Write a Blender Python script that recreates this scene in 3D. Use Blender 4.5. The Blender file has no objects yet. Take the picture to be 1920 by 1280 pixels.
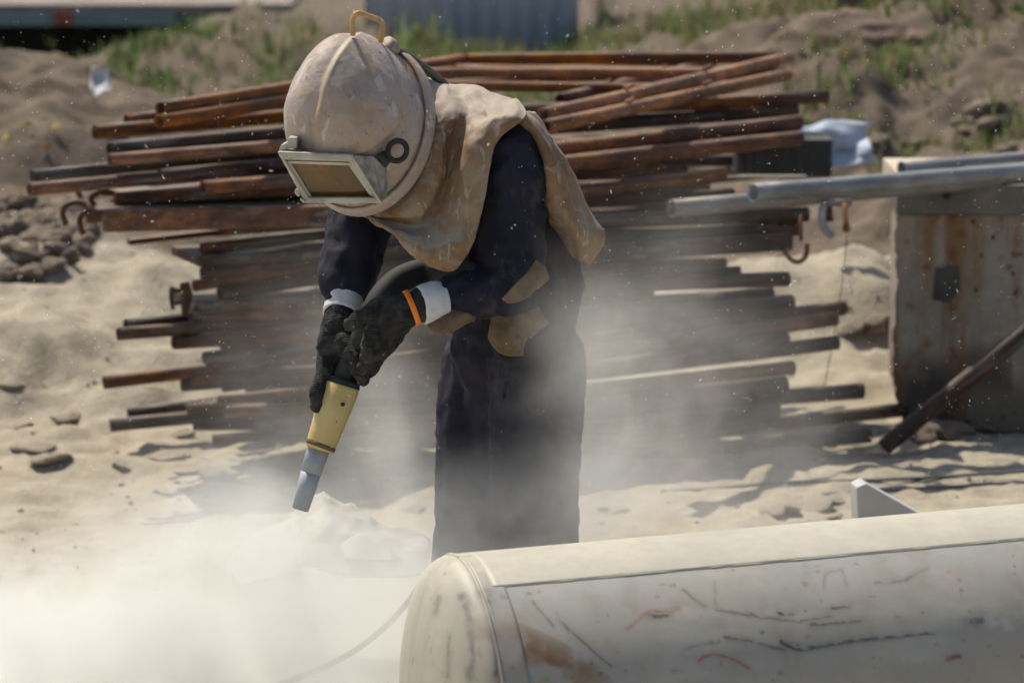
import bpy, bmesh, math, random
import numpy as np
from mathutils import Vector, Matrix
random.seed(7); RNG = np.random.default_rng(7)
scene = bpy.context.scene
COL = scene.collection

# ------------------------------------------------------------------ camera, sky, sun, exposure
CAM_H, PITCH, FPX = 2.2, math.radians(9.0), 6800.0
cam = bpy.data.cameras.new('camera'); cam_o = bpy.data.objects.new('camera', cam); COL.objects.link(cam_o)
cam_o.location = (0, 0, CAM_H); cam_o.rotation_euler = (math.pi/2 - PITCH, 0, 0)
cam.sensor_width = 36.0; cam.lens = FPX*36/1920; cam.clip_start = 0.1; cam.clip_end = 3000
cam.dof.use_dof = True; cam.dof.focus_distance = 7.95; cam.dof.aperture_fstop = 4.5
scene.camera = cam_o
SUN_EL, SUN_AZ = math.radians(57), math.radians(-38)      # azimuth measured from straight ahead (+Y), negative = left
w = bpy.data.worlds.new('World'); scene.world = w; w.use_nodes = True
wn = w.node_tree.nodes; wl = w.node_tree.links
sky = wn.new('ShaderNodeTexSky'); sky.sky_type = 'NISHITA'; sky.sun_disc = False
sky.sun_elevation = SUN_EL; sky.sun_rotation = SUN_AZ; sky.dust_density = 2.0
wn['Background'].inputs['Strength'].default_value = 0.1
wl.new(sky.outputs[0], wn['Background'].inputs['Color'])
sun = bpy.data.lights.new('sun', 'SUN'); sun.energy = 4.2; sun.angle = math.radians(0.5); sun.color = (1.0, 0.945, 0.82)
sun_o = bpy.data.objects.new('sun', sun); COL.objects.link(sun_o)
SUN_DIR = Vector((math.sin(SUN_AZ)*math.cos(SUN_EL), math.cos(SUN_AZ)*math.cos(SUN_EL), math.sin(SUN_EL)))
sun_o.rotation_euler = SUN_DIR.to_track_quat('Z', 'Y').to_euler(); sun_o.location = SUN_DIR*40
vs = scene.view_settings; vs.view_transform = 'Standard'; vs.look = 'None'; vs.exposure = 0.38; vs.gamma = 1.0
vs.use_curve_mapping = False
scene.cycles.use_denoising = True
scene.cycles.use_adaptive_sampling = True; scene.cycles.adaptive_threshold = 0.03; scene.cycles.adaptive_min_samples = 12
scene.cycles.max_bounces = 6; scene.cycles.diffuse_bounces = 2; scene.cycles.glossy_bounces = 2
scene.cycles.transmission_bounces = 4; scene.cycles.transparent_max_bounces = 8; scene.cycles.volume_bounces = 2
scene.cycles.volume_step_rate = 1.0
scene.cycles.sample_clamp_indirect = 6.0

# ------------------------------------------------------------------ measuring helpers
cP, sP = math.cos(PITCH), math.sin(PITCH)
def P(px, py, Y):
    """world point that lies at distance Y along the ground and is seen at that spot of the photograph"""
    a, b = (px-960)/FPX, -(py-640)/FPX
    dx, dy, dz = a, b*sP + cP, b*cP - sP
    t = Y/dy
    return Vector((dx*t, Y, CAM_H + dz*t))
def M(px, Y=8.0): return px*Y*1.012/FPX            # pixels to metres at distance Y
def PZ(px, py, z):
    a, b = (px-960)/FPX, -(py-640)/FPX; t = (z-CAM_H)/(b*cP-sP)
    return Vector((a*t, (b*sP+cP)*t, z))
def project(v):
    v = np.asarray(v); x, y, z = v[:, 0], v[:, 1], v[:, 2]-CAM_H
    d = y*cP - z*sP; u = y*sP + z*cP
    return np.stack([960 + FPX*x/d, 640 - FPX*u/d], 1)

# ------------------------------------------------------------------ numpy noise
def _hash(i, j, k):
    n = (i*374761393 + j*668265263 + k*2147483647) & 0xffffffff
    n = ((n ^ (n >> 13))*1274126177) & 0xffffffff
    n = (n ^ (n >> 16)) & 0xffffffff
    return n/4294967295.0
def vnoise(p):
    p = np.asarray(p, dtype=np.float64); f = np.floor(p).astype(np.int64); t = p-f; t = t*t*t*(t*(t*6-15)+10)
    out = 0
    for a in (0, 1):
        for b in (0, 1):
            for c in (0, 1):
                wgt = (t[:, 0] if a else 1-t[:, 0])*(t[:, 1] if b else 1-t[:, 1])*(t[:, 2] if c else 1-t[:, 2])
                out = out + wgt*_hash(f[:, 0]+a, f[:, 1]+b, f[:, 2]+c)
    return out*2-1
def fbm(p, octaves=4, gain=0.5):
    p = np.asarray(p, dtype=np.float64); s = 0; a = 1.0
    for o in range(octaves):
        s = s + a*vnoise(p + 17.3*o); p = p*2.03; a *= gain
    return s

# ------------------------------------------------------------------ object helpers
def tag(o, label=None, cat=None, group=None, kind=None):
    if label: o['label'] = label
    if cat: o['category'] = cat
    if group: o['group'] = group
    if kind: o['kind'] = kind
    return o
def link(name, me, mat=None, parent=None, smooth=True):
    if mat is not None and not me.materials: me.materials.append(mat)
    o = bpy.data.objects.new(name, me); COL.objects.link(o)
    if parent is not None: o.parent = parent
    if smooth and len(me.polygons): me.polygons.foreach_set('use_smooth', [True]*len(me.polygons))
    return o
def thing(name, label, cat, loc=(0, 0, 0), group=None):
    o = bpy.data.objects.new(name, None); COL.objects.link(o); o.location = loc; o.empty_display_size = 0.05
    return tag(o, label, cat, group)
def keep(o, parent):
    """hang a world-space mesh object under a thing without moving it"""
    o.parent = parent; o.matrix_parent_inverse = Matrix.Translation(-Vector(parent.location)); return o
def mesh(name, v, f):
    me = bpy.data.meshes.new(name); me.from_pydata([tuple(x) for x in v], [], [tuple(x) for x in f]); me.update(); return me
def wmesh(name, v, f, mat, parent=None, smooth=True):
    o = link(name, mesh(name, v, f), mat, None, smooth)
    if parent is not None: keep(o, parent)
    return o
def bevel(o, wd=0.004, seg=2):
    m = o.modifiers.new('bevel', 'BEVEL'); m.width = wd; m.segments = seg; m.limit_method = 'ANGLE'; m.angle_limit = 0.6
    for p in o.data.polygons: p.use_smooth = False
    return o
def get_v(me):
    a = np.empty(len(me.vertices)*3); me.vertices.foreach_get('co', a); return a.reshape(-1, 3)
def set_v(me, v): me.vertices.foreach_set('co', np.asarray(v, dtype=np.float32).ravel()); me.update()
def get_n(me):
    a = np.empty(len(me.vertices)*3, dtype=np.float32); me.vertex_normals.foreach_get('vector', a); return a.reshape(-1, 3)
def set_attr(me, name, val):
    at = me.attributes.new(name, 'FLOAT', 'POINT'); at.data.foreach_set('value', np.asarray(val, dtype=np.float32))
def set_color(me, name, rgb):
    at = me.attributes.new(name, 'FLOAT_COLOR', 'POINT'); c = np.ones((len(rgb), 4), dtype=np.float32); c[:, :3] = rgb
    at.data.foreach_set('color', c.ravel())

def catmull(pts, n):
    pts = [Vector(p) for p in pts]; q = [pts[0]*2-pts[1]] + pts + [pts[-1]*2-pts[-2]]; out = []
    for i in range(1, len(q)-2):
        for k in range(n):
            t = k/n
            out.append(0.5*((2*q[i]) + (q[i+1]-q[i-1])*t + (2*q[i-1]-5*q[i]+4*q[i+1]-q[i+2])*t*t + (3*q[i]-q[i-1]-3*q[i+1]+q[i+2])*t**3))
    out.append(pts[-1]); return out
def sweep(path, rad, seg=12, hollow=0.0, cap=True):
    """tube along a path; rad a number or a list; hollow = wall thickness, then both ends are open bores"""
    path = [Vector(p) for p in path]; n = len(path)
    rad = [rad]*n if not hasattr(rad, '__len__') else rad
    v, f = [], []
    t0 = (path[1]-path[0]).normalized()
    up = Vector((0, 0, 1)) if abs(t0.z) < 0.9 else Vector((1, 0, 0))
    u = t0.cross(up).normalized()
    rings = []
    for i in range(n):
        t = (path[min(i+1, n-1)]-path[max(i-1, 0)]).normalized()
        u = (u - t*u.dot(t)).normalized(); b = t.cross(u)
        rings.append((path[i], u.copy(), b.copy(), t.copy()))
    def ring(c, u, b, r):
        s = len(v)
        for k in range(seg):
            a = 2*math.pi*k/seg; v.append(c + u*(r*math.cos(a)) + b*(r*math.sin(a)))
        return s
    outer = [ring(c, u, b, r) for (c, u, b, t), r in zip(rings, rad)]
    def bridge(a, b_):
        for k in range(seg): f.append((a+k, a+(k+1) % seg, b_+(k+1) % seg, b_+k))
    for i in range(n-1): bridge(outer[i], outer[i+1])
    if hollow:
        total = sum((path[i+1]-path[i]).length for i in range(n-1))
        for end, sg in ((0, 1), (n-1, -1)):
            c, u, b, t = rings[end]; r = rad[end]-hollow
            i1 = ring(c, u, b, r); dp = min(0.12, 6*r, 0.3*total); i2 = ring(c + t*(sg*dp), u, b, r); cc = len(v); v.append(c + t*(sg*dp))
            if sg == 1:
                bridge(i1, outer[0]); bridge(i2, i1)
                for k in range(seg): f.append((cc, i2+(k+1) % seg, i2+k))
            else:
                bridge(outer[-1], i1); bridge(i1, i2)
                for k in range(seg): f.append((cc, i2+k, i2+(k+1) % seg))
    elif cap:
        f.append(tuple(reversed(range(outer[0], outer[0]+seg)))); f.append(tuple(range(outer[-1], outer[-1]+seg)))
    return v, f
def tube(name, path, rad, mat, parent=None, seg=12, hollow=0.0, n=0):
    if n: path = catmull(path, n)
    if hasattr(rad, '__len__') and len(rad) != len(path):
        rad = list(np.interp(np.linspace(0, 1, len(path)), np.linspace(0, 1, len(rad)), rad))
    v, f = sweep(path, rad, seg, hollow)
    return wmesh(name, v, f, mat, parent)
def fused(name, segs, voxel, mat, smooth_it=6, parent=None):
    """one continuous skin over overlapping tapered limbs; segs = (p0, r0, p1, r1[, scale])"""
    bm = bmesh.new()
    for s in segs:
        p0, r0, p1, r1 = Vector(s[0]), s[1], Vector(s[2]), s[3]; sc = s[4] if len(s) > 4 else (1, 1, 1)
        n = max(2, int((p1-p0).length/(min(r0, r1)*0.30))+1)
        for i in range(n):
            t = i/(n-1); r = r0+(r1-r0)*t
            bmesh.ops.create_icosphere(bm, subdivisions=2, radius=1.0, matrix=Matrix.Translation(p0.lerp(p1, t)) @ Matrix.Diagonal((r*sc[0], r*sc[1], r*sc[2], 1)))
    me = bpy.data.meshes.new(name); bm.to_mesh(me); bm.free()
    o = bpy.data.objects.new(name, me); COL.objects.link(o)
    m = o.modifiers.new('r', 'REMESH'); m.mode = 'VOXEL'; m.voxel_size = voxel
    if smooth_it: m2 = o.modifiers.new('s', 'SMOOTH'); m2.iterations = smooth_it; m2.factor = 0.5
    dg = bpy.context.evaluated_depsgraph_get(); dg.update()
    me2 = bpy.data.meshes.new_from_object(o.evaluated_get(dg)); bpy.data.objects.remove(o); bpy.data.meshes.remove(me); me2.name = name
    me2.materials.clear()
    ob = link(name, me2, mat)
    if parent is not None: keep(ob, parent)
    return ob
def cloth(name, rows, mat, parent, n=10, thick=0.004, wr=0.006, freq=14, seed=0, stretch=(1, 1, 1), hem=0):
    """sheet through rows of points, with creases and a real thickness"""
    g = [catmull(r, n) for r in rows]; cols = list(zip(*g)); cols = [catmull(list(c), n) for c in cols]
    nc, nr = len(cols), len(cols[0]); v = [cols[i][j] for i in range(nc) for j in range(nr)]
    f = [(i*nr+j, i*nr+j+1, (i+1)*nr+j+1, (i+1)*nr+j) for i in range(nc-1) for j in range(nr-1)]
    me = mesh(name, v, f); a = get_v(me); nn = get_n(me)
    q = a*np.array(stretch)*freq + seed*9.1
    d = fbm(q, 4)*0.45 + (1-np.abs(vnoise(q*0.7+3.3))*2.6)*0.5 + (0.5-np.sqrt(np.abs(vnoise(q*1.3+8))))*0.7 + (0.5-np.sqrt(np.abs(vnoise(q*2.9+1))))*0.25
    set_v(me, a + nn*(d*wr)[:, None])
    o = link(name, me, mat); s = o.modifiers.new('thick', 'SOLIDIFY'); s.thickness = thick; s.offset = 0
    if parent is not None: keep(o, parent)
    if hem:
        e = get_v(me)[nr-1::nr]; hv, hf = sweep([Vector(x) for x in e], hem, 8); ho = link('hem', mesh('hem', hv, hf), mat); ho.parent = o
    return o
def wrinkle(o, amp, freq, seed=0, stretch=(1, 1, 1), weight=None):
    me = o.data; a = get_v(me); nn = get_n(me); q = a*np.array(stretch)*freq + seed*7.7
    q = q + 0.6*np.stack([vnoise(q*0.5+5), vnoise(q*0.5+11), vnoise(q*0.5+23)], 1)
    d = (0.45-np.abs(vnoise(q)))*1.3 + (0.4-np.abs(vnoise(q*2.1+4)))*0.5
    if weight is not None: d = d*weight(a)
    set_v(me, a + nn*(d*amp)[:, None])
def box_mesh(name, x0, x1, y0, y1, z0, z1):
    v = [(x, y, z) for z in (z0, z1) for y in (y0, y1) for x in (x0, x1)]
    return mesh(name, v, [(0, 2, 3, 1), (4, 5, 7, 6), (0, 1, 5, 4), (2, 6, 7, 3), (0, 4, 6, 2), (1, 3, 7, 5)])

# ------------------------------------------------------------------ materials
class NT:
    def __init__(s, name):
        s.m = bpy.data.materials.new(name); s.m.use_nodes = True; s.n = s.m.node_tree.nodes; s.l = s.m.node_tree.links
        s.b = s.n['Principled BSDF']; s.out = s.n['Material Output']
    def node(s, t, **kw):
        nd = s.n.new(t)
        for k, v in kw.items(): setattr(nd, k, v)
        return nd
    def put(s, sock, val):
        if hasattr(val, 'is_linked') or hasattr(val, 'links'): s.l.new(val, sock)
        else: sock.default_value = val
    def coord(s, kind='Object', scale=(1, 1, 1), rand=False):
        tc = s.node('ShaderNodeTexCoord'); mp = s.node('ShaderNodeMapping'); s.l.new(tc.outputs[kind], mp.inputs['Vector']); mp.inputs['Scale'].default_value = scale
        if rand:
            oi = s.node('ShaderNodeObjectInfo'); vm = s.node('ShaderNodeVectorMath', operation='SCALE'); vm.inputs[0].default_value = (37.0, 19.0, 53.0)
            s.l.new(oi.outputs['Random'], vm.inputs['Scale']); s.l.new(vm.outputs[0], mp.inputs['Location'])
        return mp.outputs[0]
    def noise(s, vec, scale, detail=5, rough=0.6, dist=0.0):
        t = s.node('ShaderNodeTexNoise'); s.l.new(vec, t.inputs['Vector']); t.inputs['Scale'].default_value = scale
        t.inputs['Detail'].default_value = detail; t.inputs['Roughness'].default_value = rough; t.inputs['Distortion'].default_value = dist
        return t.outputs['Fac']
    def ramp(s, fac, stops):
        r = s.node('ShaderNodeValToRGB'); e = r.color_ramp.elements
        while len(e) < len(stops): e.new(0.5)
        for el, (p, c) in zip(e, stops): el.position = p; el.color = (c if hasattr(c, '__len__') else (c, c, c)) + (1,) if not (hasattr(c, '__len__') and len(c) == 4) else c
        s.put(r.inputs['Fac'], fac); return r.outputs['Color']
    def mix(s, fac, a, b, mode='MIX'):
        m = s.node('ShaderNodeMix', data_type='RGBA', blend_type=mode)
        for i, val in ((0, fac), (6, a), (7, b)):
            if hasattr(val, 'links'): s.l.new(val, m.inputs[i])
            elif hasattr(val, '__len__'): m.inputs[i].default_value = tuple(val)[:3] + (1,)
            else: m.inputs[i].default_value = val
        return m.outputs[2]
    def math(s, op, a, b=0.0, clamp=False):
        m = s.node('ShaderNodeMath', operation=op, use_clamp=clamp); s.put(m.inputs[0], a); s.put(m.inputs[1], b); return m.outputs[0]
    def attr(s, name):
        a = s.node('ShaderNodeAttribute'); a.attribute_name = name; return a
    def bump(s, h, strength=0.4, dist=0.01):
        b = s.node('ShaderNodeBump'); b.inputs['Strength'].default_value = strength; b.inputs['Distance'].default_value = dist
        s.l.new(h, b.inputs['Height']); s.l.new(b.outputs[0], s.b.inputs['Normal'])
    def set(s, color=None, rough=None, metal=None, spec=None):
        for k, v in (('Base Color', color), ('Roughness', rough), ('Metallic', metal), ('Specular IOR Level', spec)):
            if v is None: continue
            if hasattr(v, 'links'): s.l.new(v, s.b.inputs[k])
            else: s.b.inputs[k].default_value = (tuple(v) + (1,)) if hasattr(v, '__len__') else v
        return s.m
def simple(name, c1, c2, scale=8, rough=0.8, bump=0.2, bscale=40, spec=0.3, bdist=0.004, rand=True, metal=0.0):
    t = NT(name); co = t.coord(rand=rand); n = t.noise(co, scale); col = t.mix(t.ramp(n, [(0.3, 0.0), (0.7, 1.0)]), c1, c2)
    if bump: t.bump(t.noise(co, bscale, 4), bump, bdist)
    return t.set(col, rough, metal, spec)

def m_sand():
    t = NT('sand'); co = t.coord()
    n1 = t.noise(co, 1.6, 6); n2 = t.noise(co, 9, 5); n3 = t.noise(co, 160, 2)
    sand = t.mix(t.ramp(n1, [(0.3, 0.0), (0.7, 1.0)]), (0.35, 0.30, 0.222), (0.435, 0.38, 0.29))
    sand = t.mix(t.ramp(n2, [(0.35, 0.6), (0.65, 0.0)]), sand, (0.25, 0.21, 0.155))
    sand = t.mix(t.ramp(n3, [(0.52, 0.0), (0.75, 0.45)]), sand, (0.16, 0.12, 0.085))
    dirt = t.mix(t.ramp(n2, [(0.3, 0.0), (0.7, 1.0)]), (0.075, 0.056, 0.042), (0.19, 0.145, 0.108))
    dirt = t.mix(t.ramp(n1, [(0.35, 0.0), (0.65, 0.7)]), dirt, (0.12, 0.09, 0.062))
    a = t.attr('dirt').outputs['Fac']
    col = t.mix(a, sand, dirt)
    col = t.mix(t.attr('brightened_sand').outputs['Fac'], col, t.mix(t.ramp(n2, [(0.3, 0.0), (0.7, 1.0)]), (0.56, 0.54, 0.47), (0.65, 0.63, 0.56)))  # whitened sand colour stands in for bright dust over the ground
    h = t.math('ADD', t.math('MULTIPLY', n3, 0.35), t.noise(co, 45, 5))
    t.bump(h, 0.75, 0.014)
    return t.set(col, 0.95, 0.0, 0.15)
def m_rust(name, dark, mid, bright, steel, amt):
    t = NT(name); co = t.coord(scale=(0.35, 1, 1), rand=True)
    n1 = t.noise(co, 9, 6, 0.65); n2 = t.noise(co, 34, 5, 0.65); n3 = t.noise(t.coord(scale=(0.12, 1, 1), rand=True), 18, 4)
    c = t.ramp(n1, [(0.30, dark), (0.5, mid), (0.68, bright)])
    c = t.mix(t.ramp(n2, [(0.42, 0.0), (0.62, 0.75)]), c, dark)
    c = t.mix(t.ramp(n3, [(0.66-amt, 0.0), (0.74-amt, 1.0)]), c, steel)
    oi = t.node('ShaderNodeObjectInfo')
    hv = t.node('ShaderNodeHueSaturation'); t.l.new(c, hv.inputs['Color'])
    t.l.new(t.math('ADD', t.math('MULTIPLY', oi.outputs['Random'], 0.7), 0.85), hv.inputs['Value'])
    t.l.new(t.math('ADD', t.math('MULTIPLY', oi.outputs['Random'], -0.3), 1.2), hv.inputs['Saturation'])
    # settled sand on upward faces: pale dust coat, also painting in the top highlights
    g = t.node('ShaderNodeNewGeometry'); sx = t.node('ShaderNodeSeparateXYZ'); t.l.new(g.outputs['Normal'], sx.inputs[0])
    up = t.ramp(t.math('ADD', sx.outputs['Z'], t.math('MULTIPLY', t.math('SUBTRACT', n1, 0.5), 0.9)), [(0.74, 0.0), (1.05, 0.42)])
    col = t.mix(up, hv.outputs[0], (0.30, 0.235, 0.17))
    t.bump(n2, 0.35, 0.004)
    return t.set(col, t.ramp(n1, [(0.3, 0.55), (0.7, 0.85)]), 0.0, 0.4)
def m_galv():
    t = NT('galvanised_steel'); co = t.coord(scale=(0.3, 1, 1), rand=True); n = t.noise(co, 14, 6); n2 = t.noise(co, 60, 3); n3 = t.noise(co, 5, 5)
    c = t.ramp(n, [(0.3, (0.14, 0.143, 0.147)), (0.55, (0.26, 0.265, 0.27)), (0.7, (0.34, 0.34, 0.335))])
    c = t.mix(t.ramp(n3, [(0.50, 0.0), (0.62, 0.7)]), c, (0.20, 0.15, 0.11)); t.bump(n2, 0.15, 0.002)
    return t.set(c, t.ramp(n2, [(0.3, 0.5), (0.7, 0.75)]), 0.3, 0.45)
def m_cape():
    t = NT('dusty_leather'); co = t.coord(); n = t.noise(co, 5, 6); n2 = t.noise(co, 22, 5, 0.65, 0.5); n3 = t.noise(t.coord(scale=(1.2, 1, 0.4)), 60, 3, 0.55, 0.3)
    c = t.ramp(n, [(0.30, (0.13, 0.066, 0.027)), (0.5, (0.20, 0.115, 0.055)), (0.68, (0.26, 0.19, 0.122))])
    c = t.mix(t.ramp(n2, [(0.50, 0.0), (0.66, 0.5)]), c, (0.33, 0.275, 0.21))
    c = t.mix(t.ramp(n3, [(0.61, 0.0), (0.66, 0.55)]), c, (0.40, 0.34, 0.27))
    g = t.node('ShaderNodeNewGeometry'); sx = t.node('ShaderNodeSeparateXYZ'); t.l.new(g.outputs['Normal'], sx.inputs[0])
    c = t.mix(t.ramp(t.math('ADD', sx.outputs['Z'], t.math('MULTIPLY', n2, 0.5)), [(0.65, 0.0), (1.2, 0.65)]), c, (0.39, 0.335, 0.27))
    t.bump(t.math('ADD', n2, t.math('MULTIPLY', t.noise(co, 160, 3), 0.3)), 0.3, 0.004)
    return t.set(c, 0.7, 0.0, 0.3)
def m_helmet():
    t = NT('scuffed_helmet_shell'); co = t.coord(); n = t.noise(co, 7, 6); n2 = t.noise(co, 26, 5, 0.7, 0.6); n3 = t.noise(co, 90, 3); n4 = t.noise(t.coord(scale=(1, 1, 0.5)), 30, 2, 0.4, 0.4)
    c = t.ramp(n, [(0.30, (0.27, 0.175, 0.10)), (0.45, (0.36, 0.275, 0.205)), (0.58, (0.37, 0.30, 0.26)), (0.72, (0.42, 0.35, 0.29))])
    c = t.mix(t.ramp(n2, [(0.50, 0.0), (0.64, 0.7)]), c, (0.27, 0.225, 0.23))
    c = t.mix(t.ramp(n4, [(0.62, 0.0), (0.66, 0.75)]), c, (0.50, 0.44, 0.37))
    y = t.attr('worn').outputs['Fac']
    c = t.mix(t.math('MULTIPLY', y, t.ramp(n2, [(0.50, 0.0), (0.56, 0.85)])), c, (0.40, 0.29, 0.08))
    c = t.mix(t.ramp(n3, [(0.62, 0.0), (0.72, 0.8)]), c, (0.11, 0.08, 0.06))
    t.bump(t.math('ADD', n2, t.math('MULTIPLY', n3, 0.4)), 0.4, 0.005)
    return t.set(c, 0.6, 0.0, 0.35)
def m_knit():
    t = NT('black_knit'); co = t.coord(); wv = t.node('ShaderNodeTexWave'); wv.inputs['Scale'].default_value = 90; wv.inputs['Distortion'].default_value = 2.5
    t.l.new(co, wv.inputs['Vector']); wv.bands_direction = 'Z'; n = t.noise(co, 40, 4)
    c = t.mix(t.ramp(n, [(0.35, 0.0), (0.7, 1.0)]), (0.014, 0.014, 0.014), (0.060, 0.056, 0.050))
    t.bump(t.math('ADD', t.math('MULTIPLY', wv.outputs['Fac'], 0.6), n), 0.6, 0.004)
    return t.set(c, 0.9, 0.0, 0.2)
def m_navy():
    t = NT('navy_work_cloth'); co = t.coord(); n = t.noise(co, 6, 6); n2 = t.noise(co, 220, 2)
    c = t.mix(t.ramp(n, [(0.3, 0.0), (0.75, 1.0)]), (0.008, 0.0075, 0.016), (0.024, 0.022, 0.034)); c = t.mix(t.ramp(t.noise(t.coord(scale=(1, 1, 0.5)), 16, 6, 0.7), [(0.55, 0.0), (0.8, 0.5)]), c, (0.14, 0.125, 0.105)); t.bump(t.math('ADD', n2, n), 0.25, 0.003)
    m = t.set(c, 0.85, 0.0, 0.25)
    return m
def m_tank():
    t = NT('dusty_tank_paint'); a = t.attr('paint'); co = t.coord(); n = t.noise(co, 30, 5, 0.65); n2 = t.noise(co, 6, 5)
    c = t.mix(t.ramp(n, [(0.35, 0.30), (0.65, 0.0)]), a.outputs['Color'], (0.30, 0.26, 0.21))
    c = t.mix(t.ramp(n2, [(0.45, 0.0), (0.75, 0.3)]), c, (0.46, 0.425, 0.345)); t.bump(t.math('ADD', t.math('MULTIPLY', n2, 3.0), t.noise(co, 260, 3)), 0.10, 0.003)
    return t.set(c, 0.55, 0.0, 0.3)
def m_boxpaint():
    t = NT('rusty_box_paint'); a = t.attr('paint'); co = t.coord(); n = t.noise(co, 26, 5, 0.65); n2 = t.noise(t.coord(scale=(1, 1, 0.1)), 14, 5)
    c = t.mix(t.ramp(n, [(0.34, 0.25), (0.50, 0.0)]), a.outputs['Color'], (0.10, 0.08, 0.06)); c = t.mix(t.ramp(n2, [(0.54, 0.0), (0.66, 0.7)]), c, (0.15, 0.065, 0.025))
    t.bump(t.math('ADD', n, n2), 0.4, 0.005); return t.set(c, 0.75, 0.0, 0.25)
def m_box():
    t = NT('weathered_sheet'); co = t.coord(); st = t.coord(scale=(1, 1, 0.09)); n = t.noise(co, 4, 6); n2 = t.noise(st, 11, 5, 0.6); n3 = t.noise(co, 40, 4)
    c = t.ramp(n, [(0.3, (0.10, 0.085, 0.075)), (0.5, (0.26, 0.225, 0.19)), (0.7, (0.33, 0.28, 0.225))])
    c = t.mix(t.ramp(n2, [(0.52, 0.0), (0.64, 0.85)]), c, (0.19, 0.075, 0.025))
    c = t.mix(t.ramp(n3, [(0.62, 0.0), (0.72, 0.7)]), c, (0.05, 0.04, 0.035)); t.bump(t.math('ADD', n3, n2), 0.4, 0.006)
    return t.set(c, 0.8, 0.0, 0.25)
def m_lens():
    t = NT('amber_lens'); t.n.remove(t.b)
    gl = t.node('ShaderNodeBsdfGlossy'); gl.inputs['Roughness'].default_value = 0.12; tr = t.node('ShaderNodeBsdfTransparent'); tr.inputs['Color'].default_value = (0.86, 0.74, 0.50, 1)
    df = t.node('ShaderNodeBsdfDiffuse'); df.inputs['Color'].default_value = (0.25, 0.15, 0.06, 1)
    n = t.noise(t.coord(), 14, 5); a = t.node('ShaderNodeMixShader'); t.l.new(t.ramp(n, [(0.3, 0.10), (0.7, 0.25)]), a.inputs[0]); t.l.new(tr.outputs[0], a.inputs[1]); t.l.new(df.outputs[0], a.inputs[2])
    b = t.node('ShaderNodeMixShader'); b.inputs[0].default_value = 0.035; t.l.new(a.outputs[0], b.inputs[1]); t.l.new(gl.outputs[0], b.inputs[2]); t.l.new(b.outputs[0], t.out.inputs['Surface'])
    return t.m
def m_leafy(name):
    t = NT(name); a = t.attr('tint'); t.set(a.outputs['Color'], 0.7, 0.0, 0.2)
    tl = t.node('ShaderNodeBsdfTranslucent'); t.l.new(a.outputs['Color'], tl.inputs['Color']); mx = t.node('ShaderNodeMixShader'); mx.inputs[0].default_value = 0.4
    t.l.new(t.b.outputs[0], mx.inputs[1]); t.l.new(tl.outputs[0], mx.inputs[2]); t.l.new(mx.outputs[0], t.out.inputs['Surface']); return t.m

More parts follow.
